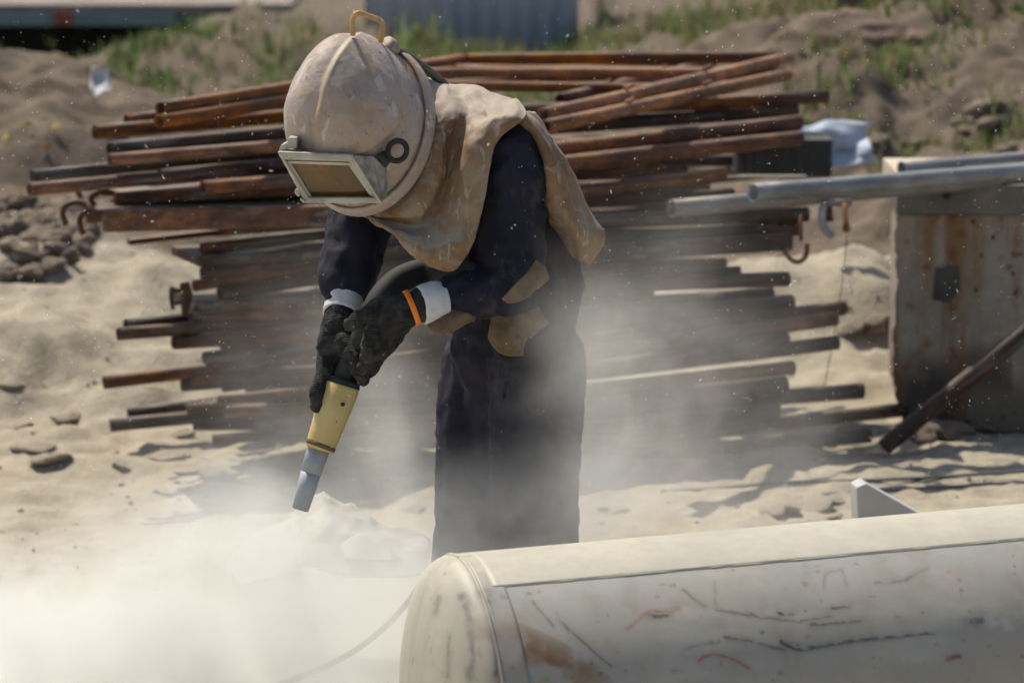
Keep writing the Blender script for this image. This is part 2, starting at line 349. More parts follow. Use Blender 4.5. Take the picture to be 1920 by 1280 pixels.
MT = dict(
    sand=m_sand(), galv=m_galv(), cape=m_cape(), leather=simple('dusty_apron_leather', (0.085, 0.055, 0.03), (0.17, 0.125, 0.08), 22, 0.8, 0.5, 60, 0.2, 0.006), helmet=m_helmet(), knit=m_knit(), navy=m_navy(), tank=m_tank(), boxpaint=m_boxpaint(), box=m_box(), lens=m_lens(), grass=m_leafy('grass_blades'),
    rust=m_rust('rusty_steel', (0.026, 0.013, 0.009), (0.105, 0.043, 0.021), (0.25, 0.097, 0.036), (0.12, 0.10, 0.085), 0.08),
    rust_orange=m_rust('orange_rusty_steel', (0.06, 0.027, 0.014), (0.22, 0.088, 0.034), (0.36, 0.15, 0.055), (0.17, 0.135, 0.11), 0.04),
    rust_dark=m_rust('dark_rusty_steel', (0.015, 0.010, 0.008), (0.048, 0.027, 0.018), (0.11, 0.052, 0.028), (0.085, 0.075, 0.066), 0.12),
    clod=simple('dry_clod', (0.16, 0.125, 0.092), (0.30, 0.24, 0.18), 14, 0.95, 0.6, 50, 0.1, 0.01),
    sandclod=simple('sand_clod', (0.32, 0.265, 0.20), (0.44, 0.37, 0.29), 14, 0.95, 0.6, 50, 0.1, 0.01),
    steel_dirty=simple('dirty_visor_steel', (0.30, 0.26, 0.19), (0.50, 0.46, 0.38), 20, 0.45, 0.3, 90, 0.5, 0.003),
    bracket=simple('scratched_bracket', (0.07, 0.065, 0.06), (0.33, 0.31, 0.28), 34, 0.45, 0.5, 60, 0.5, 0.004),
    rubber=simple('black_rubber', (0.010, 0.010, 0.010), (0.03, 0.028, 0.026), 18, 0.75, 0.2, 60, 0.4),
    handle=simple('orange_handle_paint', (0.42, 0.21, 0.06), (0.52, 0.36, 0.18), 40, 0.6, 0.3, 90),
    hose_green=simple('grey_green_hose', (0.045, 0.055, 0.04), (0.11, 0.115, 0.09), 24, 0.6, 0.2, 60),
    yellow=simple('worn_yellow_plastic', (0.46, 0.31, 0.075), (0.56, 0.44, 0.20), 9, 0.6, 0.15, 50, 0.4),
    nozzle=simple('grey_nozzle_steel', (0.20, 0.215, 0.245), (0.30, 0.315, 0.345), 16, 0.5, 0.15, 70, 0.5, 0.002, metal=0.0),
    white=simple('white_cuff_cloth', (0.42, 0.41, 0.40), (0.62, 0.61, 0.60), 18, 0.85, 0.4, 50),
    orange=simple('orange_elastic', (0.75, 0.17, 0.015), (0.80, 0.24, 0.03), 60, 0.7, 0.3, 200),
    sack=simple('woven_sack', (0.34, 0.31, 0.26), (0.44, 0.41, 0.355), 6, 0.75, 0.4, 60, 0.3),
    bluesack=simple('blue_white_plastic', (0.48, 0.49, 0.51), (0.22, 0.29, 0.42), 12, 0.6, 0.3, 30),
    skin=simple('shadowed_skin', (0.07, 0.045, 0.034), (0.12, 0.075, 0.05), 12, 0.6, 0.1),
    wood=simple('grey_wood', (0.09, 0.082, 0.075), (0.19, 0.17, 0.15), 7, 0.85, 0.5, 30),
    palewood=simple('pale_wood', (0.42, 0.35, 0.25), (0.55, 0.47, 0.35), 9, 0.85, 0.3, 30),
    teal=simple('teal_paint', (0.10, 0.17, 0.165), (0.17, 0.24, 0.225), 3, 0.7, 0.2, 20),
    redrust=simple('red_paint_spot', (0.30, 0.07, 0.05), (0.22, 0.08, 0.06), 5, 0.7, 0.2, 20),
    bluepanel=simple('faded_blue_sheet', (0.46, 0.50, 0.55), (0.55, 0.57, 0.60), 2.5, 0.7, 0.2, 20),
    concrete=simple('pale_deck', (0.17, 0.14, 0.12), (0.26, 0.215, 0.18), 3, 0.9, 0.3, 20),
    darkplate=simple('dark_grey_plate', (0.030, 0.029, 0.027), (0.075, 0.068, 0.06), 6, 0.7, 0.3, 40),
    wire=simple('dark_wire', (0.03, 0.03, 0.035), (0.07, 0.065, 0.06), 20, 0.6, 0.0),
    ground_line=simple('grey_line', (0.10, 0.10, 0.11), (0.18, 0.175, 0.17), 8, 0.7, 0.0),
    leaf=simple('yellow_leaf', (0.36, 0.24, 0.06), (0.45, 0.32, 0.11), 10, 0.7, 0.0),
    grit=simple('pale_grit', (0.75, 0.72, 0.66), (0.85, 0.83, 0.78), 3, 0.5, 0.0),
    plate=simple('pale_steel_offcut', (0.38, 0.375, 0.37), (0.50, 0.48, 0.45), 10, 0.6, 0.2, 40),
    rock=simple('brown_rock', (0.085, 0.058, 0.042), (0.25, 0.18, 0.135), 5, 0.9, 0.6, 14, 0.15, 0.03),
)

# ------------------------------------------------------------------ ground
MOUNDS = [(-3.0, 16.3, 1.0, 1.5, 0.95), (-1.35, 16.0, 0.85, 1.3, 0.42), (-1.8, 13.3, 0.65, 0.6, 0.36), (-1.65, 12.55, 0.42, 0.22, 0.14), (1.15, 13.7, 0.6, 0.45, 0.36),
          (3.0, 19.0, 1.5, 2.3, 1.2), (1.3, 17.6, 1.4, 1.1, 0.35), (-1.5, 22.5, 1.1, 1.6, 0.52), (2.0, 15.2, 0.7, 0.5, 0.42), (4.2, 25, 2.2, 3, 1.2), (-1.25, 11.35, 0.30, 0.10, 0.03)]
def height(x, y):
    x = np.atleast_1d(np.asarray(x, dtype=float)); y = np.atleast_1d(np.asarray(y, dtype=float))
    h = np.zeros_like(x)
    for cx, cy, sx, sy, a in MOUNDS: h = h + a*np.exp(-((x-cx)/sx)**2*0.5*1.2 - ((y-cy)/sy)**2*0.5*1.2)
    z = np.zeros_like(x); near = np.clip((y-8.3)/1.2, 0.1, 1)*np.clip((40-y)/20, 0, 1)
    rough = 0.22 + np.clip((np.abs(x)-0.7)/0.6, 0, 1)*np.clip((y-11.4)/0.8, 0, 1)*1.1
    p = np.stack([x, y, z], 1)
    h = h + near*(0.022*fbm(p*1.7, 3) + rough*0.030*fbm(p*4.5+9, 4) + 0.020*np.maximum(0, fbm(p*9+3, 3)-0.2) + 0.010*fbm(p*15+6, 3)*np.clip((y-9.5)/2, 0, 1))
    far = np.clip((y-14.5)/2, 0, 1)*np.clip((60-y)/30, 0, 1)
    h = h + far*(0.11*fbm(p*1.1+31, 4) + 0.13*np.maximum(0, fbm(p*3.1+7, 3)-0.1) - 0.10*np.maximum(0, fbm(p*2.3+41, 3)-0.3))
    return h
def spaced(lo, hi, step, far, g=1.12):
    a = list(np.arange(lo, hi+1e-6, step)); s = step
    while a[-1] < far[1]: s *= g; a.append(a[-1]+s)
    s = step
    while a[0] > far[0]: s *= g; a.insert(0, a[0]-s)
    return np.array(a)
gx = spaced(-3.0, 3.0, 0.03, (-400, 400), 1.2); gy = spaced(7.0, 17.5, 0.028, (-40, 800), 1.06)
GX, GY = np.meshgrid(gx, gy); GZ = height(GX.ravel(), GY.ravel())
gv = np.stack([GX.ravel(), GY.ravel(), GZ], 1); nx, ny = len(gx), len(gy)
ii, jj = np.meshgrid(np.arange(nx-1), np.arange(ny-1)); b0 = (jj*nx+ii).ravel()
gf = np.stack([b0, b0+1, b0+nx+1, b0+nx], 1)
gme = bpy.data.meshes.new('ground'); gme.vertices.add(len(gv)); gme.vertices.foreach_set('co', gv.ravel())
gme.loops.add(gf.size); gme.loops.foreach_set('vertex_index', gf.ravel().astype(np.int32)); gme.polygons.add(len(gf)); gme.polygons.foreach_set('loop_start', np.arange(0, gf.size, 4, dtype=np.int32))
gme.update(calc_edges=True)
dirt = np.clip((gv[:, 1]-13.8 + 0.8*fbm(gv*np.array([1.2, 1.2, 0])+4, 4))/0.8, 0, 1)*0.97
dirt = np.maximum(dirt, np.clip(0.9-np.hypot((gv[:, 0]+2.0)/0.55, (gv[:, 1]-14.0)/0.9), 0, 1)*1.2).clip(0, 0.95)
set_attr(gme, 'dirt', dirt)
whitening = np.clip((9.7-gv[:, 1]+0.5*fbm(gv*np.array([1.5, 1.5, 0])+8, 4))/1.1, 0, 1)*np.clip((0.35-gv[:, 0]+0.3*fbm(gv*np.array([1.5, 1.5, 0])+2, 3))/0.7, 0, 1)
set_attr(gme, 'brightened_sand', whitening*0.9)  # paler ground at left, painting in the brightness of sunlit dust
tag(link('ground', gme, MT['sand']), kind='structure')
def G(px, py, y0=7.0, y1=60.0):
    """where the sight line through that spot meets the ground"""
    Y = np.concatenate([np.arange(max(y0, 9.0), 16, 0.012), np.arange(16, y1, 0.05)])
    a, b = (px-960)/FPX, -(py-640)/FPX; t = Y/(b*sP+cP)
    X, Z = a*t, CAM_H+(b*cP-sP)*t
    k = np.where(Z <= height(X, Y))[0]; k = k[0] if len(k) else -1
    return Vector((X[k], Y[k], float(height(X[k], Y[k])[0])))

# ------------------------------------------------------------------ far background
def far_background():
    # low flatbed platform, top left
    t = thing('flatbed_platform', 'long low platform with a teal edge beam above a dark gap, behind grassy mound', 'platform', (-3.0, 27.0, 0.0))
    y0 = 26.0
    a, b = P(-260, 22, y0), P(428, 22, y0)
    o = link('deck', box_mesh('deck', a.x, b.x+0.45, y0-0.02, y0+3.0, a.z, a.z+0.05), MT['concrete'], smooth=False); keep(o, t)
    o = link('edge_beam', box_mesh('edge_beam', a.x, P(330, 22, y0).x, y0-0.06, y0+0.06, P(0, 48, y0).z, a.z-0.003), MT['teal'], smooth=False); keep(o, t)
    o = link('edge_beam', box_mesh('edge_beam', P(330, 22, y0).x+0.004, b.x, y0+0.02, y0+0.10, P(0, 42, y0).z, a.z-0.003), MT['teal'], smooth=False); keep(o, t)
    for px in (108, 128): 
        q = P(px, 34, y0-0.07); o = link('red_marker', box_mesh('red_marker', q.x-0.03, q.x+0.03, y0-0.085, y0-0.062, q.z-0.05, q.z+0.05), MT['redrust'], smooth=False); keep(o, t)
    o = link('back_board', box_mesh('back_board', a.x, b.x, y0+1.2, y0+1.3, -0.1, a.z-0.004), MT['darkplate'], smooth=False); keep(o, t)
    for x in (a.x+0.4, -2.4, b.x-0.1):
        o = link('leg', box_mesh('leg', x-0.06, x+0.06, y0+0.3, y0+0.42, -0.2, a.z-0.004), MT['darkplate'], smooth=False); keep(o, t)
    # blue corrugated sheets behind the weeds
    def fence(name, x0, x1, y, z1, label, mat, dz=0.0):
        f = thing(name, label, 'fence', ((x0+x1)/2, y, 0))
        n = int((x1-x0)/0.025); v = []; fc = []
        for i in range(n+1):
            x = x0+(x1-x0)*i/n; yy = y+0.018*math.sin(x*2*math.pi/0.15)
            v += [(x, yy, -0.3), (x, yy, z1)]
        fc = [(2*i, 2*i+2, 2*i+3, 2*i+1) for i in range(n)]
        o = wmesh('sheet', v, fc, mat, f); s = o.modifiers.new('t', 'SOLIDIFY'); s.thickness = 0.004
        for zz in (0.35, z1-0.1):
            o = link('rail', box_mesh('rail', x0, x1, y+0.03, y+0.08, zz, zz+0.06), MT['wood'], smooth=False); keep(o, f)
        for k in range(3):
            xx = x0+(x1-x0)*(k+0.02)/2.08; o = link('post', box_mesh('post', xx-0.04, xx+0.04, y+0.09, y+0.17, -0.3, z1+0.05), MT['wood'], smooth=False); keep(o, f)
    fence('sheet_fence', P(690, 0, 27).x, P(1085, 0, 27).x, 27.0, 2.0, 'faded blue corrugated sheet fence standing beyond the weeds behind helmet', MT['bluepanel'])
    # brown boulders on the right bank
    def boulder(px, py, Y, r, sc, label, seed):
        c = P(px, py, Y); bm = bmesh.new(); bmesh.ops.create_icosphere(bm, subdivisions=4, radius=r); me = bpy.data.meshes.new('boulder'); bm.to_mesh(me); bm.free()
        v = get_v(me); d = 1+0.28*fbm(v/r*1.3+seed, 4); v = v*d[:, None]*np.array(sc); set_v(me, v); o = link('boulder', me, MT['rock']); o.location = c; tag(o, label, 'boulder', 'boulders on the bank')
    boulder(1770, 30, 18.4, 0.52, (1.5, 0.8, 0.75), 'big brown boulder with a dark hollow under it, at top of the bank', 1)
    boulder(1610, 85, 17.6, 0.27, (1.5, 0.9, 0.7), 'smaller pinkish brown boulder amid grass beside the biggest one', 5)
    boulder(1730, 90, 17.2, 0.09, (1.0, 0.9, 0.9), 'small dark reddish stone just below the biggest boulder', 9)
    boulder(1890, 110, 18.0, 0.42, (1.2, 0.8, 0.8), 'pale brown boulder at the far right edge of the bank', 12)
far_background()

def grass():
    v, f, c = [], [], []
    def blade(p, h, wd, lean, col):
        i = len(v); a = random.uniform(0, 2*math.pi); d = Vector((math.cos(a), math.sin(a), 0)); s = Vector((-d.y, d.x, 0))*wd
        mid = p+Vector((0, 0, h*0.55))+d*lean*0.35; top = p+Vector((0, 0, h))+d*lean
        v.extend([p-s, p+s, mid+s*0.7, mid-s*0.7, top]); f.extend([(i, i+1, i+2, i+3), (i+3, i+2, i+4)]); c.extend([col]*5)
    def patch(n, x0, x1, y0, y1, hmin, hmax, thr, greens):
        pts = np.stack([RNG.uniform(x0, x1, n), RNG.uniform(y0, y1, n), np.zeros(n)], 1)
        m = fbm(pts*np.array([0.9, 0.9, 1])+51, 3); m2 = fbm(pts*2.2+5, 3); z = height(pts[:, 0], pts[:, 1])
        for k in np.where(m > thr+0.22*RNG.standard_normal(n))[0]:
            p = Vector((pts[k, 0], pts[k, 1], z[k]-0.02)); h = 0.75*random.uniform(hmin, hmax)*(0.7+0.5*max(0, m2[k]+0.5))
            g = random.choice(greens); br = random.uniform(0.7, 1.25)
            for _ in range(random.randint(2, 4)):
                blade(p+Vector((random.gauss(0, 0.03), random.gauss(0, 0.03), 0)), h*random.uniform(0.6, 1.1), random.uniform(0.006, 0.013), h*random.uniform(0.1, 0.5), tuple(x*br for x in g))
    G1 = [(0.19, 0.235, 0.085), (0.15, 0.195, 0.065), (0.25, 0.26, 0.12)]; DRY = [(0.26, 0.20, 0.10), (0.20, 0.15, 0.08), (0.10, 0.13, 0.04)]
    patch(1500, -2.5, -0.3, 20.2, 23.6, 0.07, 0.20, -0.1, G1+DRY[2:])                 # mound left
    patch(1400, -4.5, -1.9, 21.0, 25.6, 0.05, 0.14, -0.25, [(0.10, 0.14, 0.04), (0.12, 0.16, 0.05)])
    patch(4200, -1.5, 2.4, 20.5, 26.8, 0.08, 0.30, -0.40, G1+G1+DRY)              # centre band
    patch(3600, 1.2, 3.4, 15.9, 19.6, 0.06, 0.20, 0.02, G1+G1+DRY)            # right bank
    patch(1500, 0.8, 2.6, 18.5, 23.0, 0.10, 0.26, 0.05, G1+DRY[:1])
    me = mesh('grass', v, f); set_color(me, 'tint', np.array(c)); o = link('grass', me, MT['grass'], smooth=False)
    tag(o, 'blurred green and dry grass and weeds growing on the banks behind the pile', 'grass', kind='stuff')
grass()

# clods, stones, litter
CLODS = []
for k in range(7):
    bm = bmesh.new(); bmesh.ops.create_icosphere(bm, subdivisions=3, radius=1.0); me = bpy.data.meshes.new('clod'); bm.to_mesh(me); bm.free()
    v = get_v(me); d = 1+0.35*fbm(v*1.4+k*5, 3)+0.12*fbm(v*4+k, 3); v = v*d[:, None]*np.array([1.1, 1.0, 0.7]); set_v(me, v); CLODS.append(me)
def clod(px, py, r, label, group=None, mat='clod', flat=0.8, name='dirt_clod', sink=0.35):
    g = G(px, py); me = random.choice(CLODS).copy(); me.materials.clear(); o = link(name, me, MT[mat]); s = M(r, g.y)
    o.location = g+Vector((0, 0, s*flat*(0.7-sink))); o.scale = (s, s, s*flat); o.rotation_euler = (random.uniform(-.4, .4), random.uniform(-.4, .4), random.uniform(0, 6.3))
    tag(o, label, 'clod', group)
def clods():
    for k in range(52):
        px = random.uniform(-10, 170); py = random.uniform(370, 525-0.35*max(0, px-40))
        clod(px, py, random.uniform(11, 30), 'brown dry earth clod in the heap at the left edge, below tube ends', 'clods heaped at the left edge', sink=0.6)
    for k in range(12):
        clod(random.uniform(1640, 1930), random.uniform(215, 310), random.uniform(12, 30), 'grey brown clod in the row along the foot of the grassy right bank', 'clods at the foot of the right bank')
    for k, (px, py, r) in enumerate([(1595, 630, 24), (1635, 622, 30), (1668, 612, 30)]):
        clod(px, py, r, ['dark brown clod behind the tube ends', 'dark brown clod in the middle of three beside the box', 'dark brown clod right against the box edge'][k], 'dark clods beside the box')
    for px, py, r, lab in [(1450, 962, 24, 'pale sandy clod at the left of the lumps beside triangular offcut'), (1478, 958, 22, 'pale sandy clod second from the left of the lumps beside triangular offcut'),
                           (1528, 955, 36, 'largest pale sandy clod behind the tank beside triangular offcut'), (1570, 940, 24, 'pale sandy clod nearest the triangular offcut'),
                           (1560, 975, 22, 'low sandy clod at the tank edge beside triangular offcut'),
                           (1165, 962, 18, 'small sandy clod behind the tank, close to trousers'), (1130, 955, 11, 'tiny sandy clod closest to the trousers, behind the tank'),
                           (415, 895, 34, 'flat sandy clod on the sand below the left tube ends'), (470, 905, 22, 'small flat sandy clod beside the bigger flat one'),
                           (738, 915, 20, 'sandy clod between nozzle and trousers'), (60, 845, 40, 'broad sandy lump near the left edge of the sand'),
                           (22, 722, 20, 'dark topped sandy lump at the left edge, level with the slanting tube'), (125, 785, 26, 'sandy lump in the left sand, level with the lowest left tubes'), (95, 862, 30, 'sandy lump just below the broad one at the left'), (230, 878, 18, 'small sandy lump left of the flat clod pair'), (40, 800, 22, 'sandy lump at the left edge above the broad one'),
                           (770, 958, 22, 'low sandy lump close to the trousers above the sack'), (340, 815, 22, 'lump of sand in the shadow below the lowest left tubes')]:
        clod(px, py, r, lab, 'sandy clods on the open ground', 'sandclod', 0.5, 'sand_clod', 0.55)
    def rag(name, px, py, Y, wpx, hpx, mat, label, cat, seed):
        rows = []
        rr = random.Random(seed)
        for i in range(4):
            rows.append([P(px+(j/3-0.5)*wpx+rr.uniform(-.1, .1)*wpx, py+(i/3-0.5)*hpx+rr.uniform(-.12, .12)*hpx, Y+rr.uniform(-0.05, 0.05)+(1-i/3)*0.12) for j in range(4)])
        t = cloth(name, rows, MT[mat], None, 6, 0.003, 0.02, 9, seed); tag(t, label, cat)
    rag('plastic_rag', 188, 150, 15.4, 36, 50, 'white', 'white plastic scrap lying on the dirt dune', 'rag', 3)
    rag('tarp_heap', 1568, 272, 13.6, 135, 80, 'bluesack', 'crumpled white and blue plastic sheet behind the right end of pile', 'tarp', 8)
    for px, py, lab in [(14, 272, 'yellow dry leaf at the very left edge of the dune'), (50, 250, 'yellow dry leaf standing upright on the dune'), (88, 288, 'yellow dry leaf in a dark hollow of the dune'), (105, 255, 'pale yellow dry leaf right of the upright one')]:
        g = G(px, py); s = 0.026
        v = [g+Vector((x*s, random.uniform(-.02, .02), 0.02+z*s)) for x, z in ((-1, -.3), (-.3, .1), (.5, 0), (1, .5), (.3, .9), (-.5, .7))]
        o = wmesh('dry_leaf', v, [(0, 1, 5), (1, 2, 4, 5), (2, 3, 4)], MT['leaf'], None, False); s_ = o.modifiers.new('t', 'SOLIDIFY'); s_.thickness = 0.003; tag(o, lab, 'leaf', 'yellow leaves on the dune')
clods()

# ------------------------------------------------------------------ pipe pile
def pipe(name, a, b, r, mat, label, group, cat='pipe', hollow=0.004, bend=0.0, seg=18):
    a, b = Vector(a), Vector(b); L = (b-a).length; n = 9
    ph = random.uniform(0, 6.3)
    path = [Vector((L*(i/(n-1)-0.5), bend*math.sin(math.pi*i/(n-1))*math.cos(ph), bend*math.sin(math.pi*i/(n-1))*math.sin(ph))) for i in range(n)]
    v, f = sweep(path, r, seg, hollow); o = link(name, mesh(name, v, f), MT[mat])
    o.rotation_mode = 'QUATERNION'; o.location = (a+b)/2; o.rotation_quaternion = (b-a).to_track_quat('X', 'Z')
    if label: tag(o, label, cat, group)
    return o
def frame(label, corners, r, mat, rungs=2):
    """scaffold frame lying flat: near-left leg end, its far end, far right corner, near end of right leg"""
    l0, l1, r1, r0 = [Vector(c) for c in corners]
    t = thing('welded_scaffold', label, 'scaffold frame', (l0+r0)/2, 'scaffold frames on the pile')
    def part(name, a, b, m=mat, rr=r):
        o = pipe(name, a, b, rr, m, None, None, bend=0.004); o.parent = t; o.matrix_parent_inverse = Matrix.Translation(-Vector(t.location)); return o
    part('leg', l0, l1); part('leg', r0, r1)
    d = (r1-l1).normalized()*r*0.8; part('header_tube', l1+d, r1-d)
    for k in range(rungs):
        s = (k+1)/(rungs+1)*0.55+0.42
        part('rung', l0.lerp(l1, s)+d, r0.lerp(r1, s)-d, mat, r*0.8)
    for s in (0.3, 0.62): 
        q = r0.lerp(r1, s)+Vector((0, 0, r*1.15)); part('lock_pin', q, q+Vector((0.03, 0.0, 0.012)), 'rust_orange', r*0.35)
    return t
def pile():
    R = 0.0205
    frame('topmost rusty scaffold frame lying flat across the pile', [P(301, 204, 11.1), P(868, 112, 12.5), P(1480, 108, 12.7), P(1019, 215, 11.2)], R*1.05, 'rust_orange', 1)
    frame('second rusty scaffold frame just under the topmost one', [P(299, 228, 11.05), P(845, 132, 12.4), P(1478, 140, 12.6), P(1023, 238, 11.1)], R*1.05, 'rust_orange', 1)
    frame('brown scaffold frame lying third from the top of pile', [P(238, 226, 11.5), P(830, 146, 12.45), P(1337, 118, 12.9), P(1050, 186, 11.9)], R*0.95, 'rust', 1)
    GR = 'rusty tubes in the pile'
    L = [ # px py Y of left end, px py Y of the hidden right end, material, label
        (178, 248, 11.3, 900, 190, 12.2, 'rust_orange', 'orange rusty tube end, leftmost of the upper left group'),
        (205, 279, 11.2, 1000, 205, 12.1, 'rust_dark', 'dark tube with open end, upper one of the pair below upper left group'),
        (206, 300, 11.15, 1000, 235, 12.0, 'rust', 'brown tube with open end, lower one of the pair below upper left group'),
        (60, 330, 11.1, 900, 246, 12.0, 'rust_dark', 'dark grey tube reaching far out left, above its brown twin'),
        (55, 355, 11.0, 900, 285, 12.0, 'rust', 'brown tube reaching farthest left of the whole pile'),
        (300, 330, 11.3, 1000, 268, 12.0, 'rust_dark', 'dark tube above the long tubes, its end hidden behind others'),
        (380, 352, 11.2, 1000, 300, 12.0, 'rust', 'tube with a pale worn streak below helmet visor'),
        (222, 626, 11.3, 900, 560, 12.0, 'rust_dark', 'lower dark tube of the open ended pair low on the left'),
        (236, 610, 11.4, 900, 540, 12.1, 'rust_dark', 'upper dark tube of the open ended pair low on the left'),
        (325, 642, 11.4, 1000, 596, 12.0, 'rust', 'brown tube just beneath the open ended pair on the left'),
        (195, 717, 11.5, 900, 630, 12.0, 'rust', 'brown tube with slanting tip low at the left of pile'),
        (341, 722, 11.6, 900, 660, 12.0, 'rust_dark', 'short dark tube end below the slanting tipped one'),
        (240, 776, 11.75, 900, 700, 12.1, 'rust_dark', 'second lowest dark tube at the left foot of the pile'),
        (207, 797, 11.7, 900, 735, 12.0, 'rust_dark', 'lowest dark tube with open end at the left foot of the pile'),
        (362, 795, 11.85, 1000, 790, 11.9, 'rust_dark', 'dark tube end resting on sand behind the dust, left foot of pile'),
        # right hand ends
        (820, 212, 11.6, 1549, 181, 12.2, 'rust', 'brown tube sticking out farthest on the upper right of the pile'),
        (850, 250, 11.6, 1492, 204, 12.2, 'rust_dark', 'dark tube end under the upper right tube that sticks out farthest'),
        (800, 306, 11.4, 1499, 230, 12.0, 'rust', 'brown tube with dust marks, ending above the dark plate'),
        (800, 338, 11.3, 1501, 260, 11.9, 'rust', 'brown tube lying directly on top edge of the dark plate'),
        (860, 384, 11.3, 1370, 324, 11.75, 'rust', 'brown tube ending in front of the dark plate'),
        (900, 425, 11.4, 1513, 402, 11.8, 'rust_dark', 'dark tube ending just below the galvanised pipes'),
        (900, 470, 11.4, 1500, 428, 11.8, 'rust_dark', 'dark tube second below the galvanised pipes'),
        (900, 545, 11.3, 1476, 523, 11.8, 'rust_dark', 'dark tube end below the hooked plank on the right'),
        (900, 610, 11.5, 1446, 549, 12.0, 'rust_dark', 'short dark tube end set back on the right side of pile'),
        (900, 620, 11.35, 1484, 566, 11.9, 'rust_dark', 'thick dark tube end above the long reddish pair on the right'),
        (900, 672, 11.4, 1583, 577, 12.1, 'rust', 'upper tube of the long reddish pair on the right'),
        (900, 690, 11.3, 1566, 597, 11.95, 'rust', 'lower tube of the long reddish pair on the right'),
        (900, 715, 11.4, 1476, 634, 11.8, 'rust_dark', 'dark tube end between the reddish pair and a lone tube on the right'),
        (900, 722, 11.45, 1570, 642, 11.9, 'rust_dark', 'lone tube ending under the reddish pair, near dark clods'),
        (900, 758, 11.3, 1487, 689, 11.75, 'rust', 'brown tube end, upper of two round ends low on the right'),
        (900, 790, 11.3, 1474, 719, 11.7, 'rust_dark', 'dark tube end, lower of two round ends low on the right'),
        (900, 800, 11.5, 1617, 733, 11.9, 'rust_dark', 'tube touched by the hanging wire, low on the right'),
        (900, 825, 11.35, 1459, 766, 11.7, 'rust_dark', 'short dusty tube end under the tube touched by the wire'),
        (1000, 842, 11.5, 1694, 768, 12.05, 'rust_dark', 'long grey tube on the ground reaching the box'),
        (900, 872, 11.3, 1630, 816, 11.75, 'rust_dark', 'lowest tube lying on the sand at right foot of the pile')]
    for (x0, y0, Y0, x1, y1, Y1, m, lab) in L:
        pipe('rusty_tube', P(x0, y0, Y0), P(x1, y1, Y1), R*random.uniform(0.95, 1.12)*(1.15 if x1 > 1400 else 1), m, lab, GR, bend=random.uniform(0, .012))
    # tubes buried in the heart of the pile
    z = 0.03; row = 0
    while z < 1.02:
        for k in range(4):
            Y = 11.95+k*0.2+random.uniform(-.05, .05); yaw = math.radians(random.uniform(10, 26)); ln = random.uniform(0.62, 0.80); cx = -0.28+random.uniform(-.12, .14)
            if z > 0.55: cx = random.uniform(-.25, -.02)
            if k == 3 or (k == 1 and row % 2): cx += 0.30 if z < .8 else 0.12
            d = Vector((math.cos(yaw), math.sin(yaw)*0.6, random.uniform(-.02, .07))); c = Vector((cx, Y, z+random.uniform(-.01, .01)))
            pipe('rusty_tube', c-d*ln, c+d*ln, R*1.05, random.choice(['rust', 'rust', 'rust_dark']), 'rusty tube buried in the middle of the stacked pile, behind dust', GR, bend=.01, seg=12)
        z += 0.066; row += 1
    # hooked scaffold planks
    def plank(label, a, b, depth, hgt, mat, hooks):
        a, b = Vector(a), Vector(b); t = thing('scaffold_plank', label, 'scaffold plank', a, 'hooked planks in the pile'); d = (b-a).normalized(); s = Vector((-d.y, d.x, 0)).normalized()*depth; u = Vector((0, 0, hgt))
        def slab(name, a, b, s, u):
            v = [a, b, b+s, a+s, a+u, b+u, b+s+u, a+s+u]; o = wmesh(name, v, [(0, 3, 2, 1), (4, 5, 6, 7), (0, 1, 5, 4), (1, 2, 6, 5), (2, 3, 7, 6), (3, 0, 4, 7)], MT[mat], t, False); return bevel(o, 0.006)
        slab('side_rail', a, b, s*0.12, u); slab('side_rail', a+s*0.88, b+s*0.88, s*0.12, u); slab('deck', a+s*0.124+u*0.7, b+s*0.124+u*0.7, s*0.752, u*0.25)
        for e, dr in hooks:
            for q in (0.06, 0.94):
                p0 = (a if e == 0 else b)+s*q+u*0.75; hk = [p0-dr*0.02, p0+dr*0.03+Vector((0, 0, .012)), p0+dr*0.062, p0+dr*0.070-u*0.35, p0+dr*0.060-u*0.85]
                tube('hook', hk, 0.0095, MT[mat], t, 10, n=4)
        return t
    plank('rusty hooked scaffold plank, upper one on the left below the long tubes', P(215, 384, 11.25), P(900, 352, 11.6), 0.26, 0.04, 'rust', [(0, Vector((-1, -.1, 0)))])
    plank('deep rusty hooked scaffold plank with curved hook over the sand on the left', P(195, 436, 11.1), P(900, 420, 11.5), 0.28, 0.07, 'rust', [(0, Vector((-1, -.1, 0)))])
    plank('dark hooked scaffold plank with round hook on the right side', P(900, 505, 11.3), P(1488, 470, 11.7), 0.28, 0.055, 'rust_dark', [])
    tube_h = thing('scaffold_hook', 'rusty round hook standing out at the right end of a dark plank', 'hook', P(1500, 470, 11.62))
    tube('hook_bar', [P(1502, 402, 11.62), P(1502, 440, 11.62), P(1502, 452, 11.62)], 0.006, MT['rust'], tube_h, 8)
    tube('hook_curve', [P(1470, 470, 11.66), P(1482, 486, 11.63), P(1496, 491, 11.62), P(1508, 484, 11.62), P(1513, 470, 11.62), P(1513, 456, 11.62)], 0.0085, MT['rust'], tube_h, 10, n=4)
    # flat bars and boards between the layers
    def board(name, a, b, dep, h, mat, label, cat='board'):
        a, b = Vector(a), Vector(b); d = (b-a).normalized(); s = Vector((-d.y, d.x, 0)).normalized()*dep; u = Vector((0, 0, h))
        o = wmesh(name, [a, b, b+s, a+s, a+u, b+u, b+s+u, a+s+u], [(0, 3, 2, 1), (4, 5, 6, 7), (0, 1, 5, 4), (1, 2, 6, 5), (2, 3, 7, 6), (3, 0, 4, 7)], MT[mat], None, False); bevel(o, 0.003); tag(o, label, cat)
    board('wood_batten', P(418, 486, 11.3), P(566, 461, 11.45), 0.05, 0.012, 'palewood', 'pale wooden batten catching sun in the left of the pile')
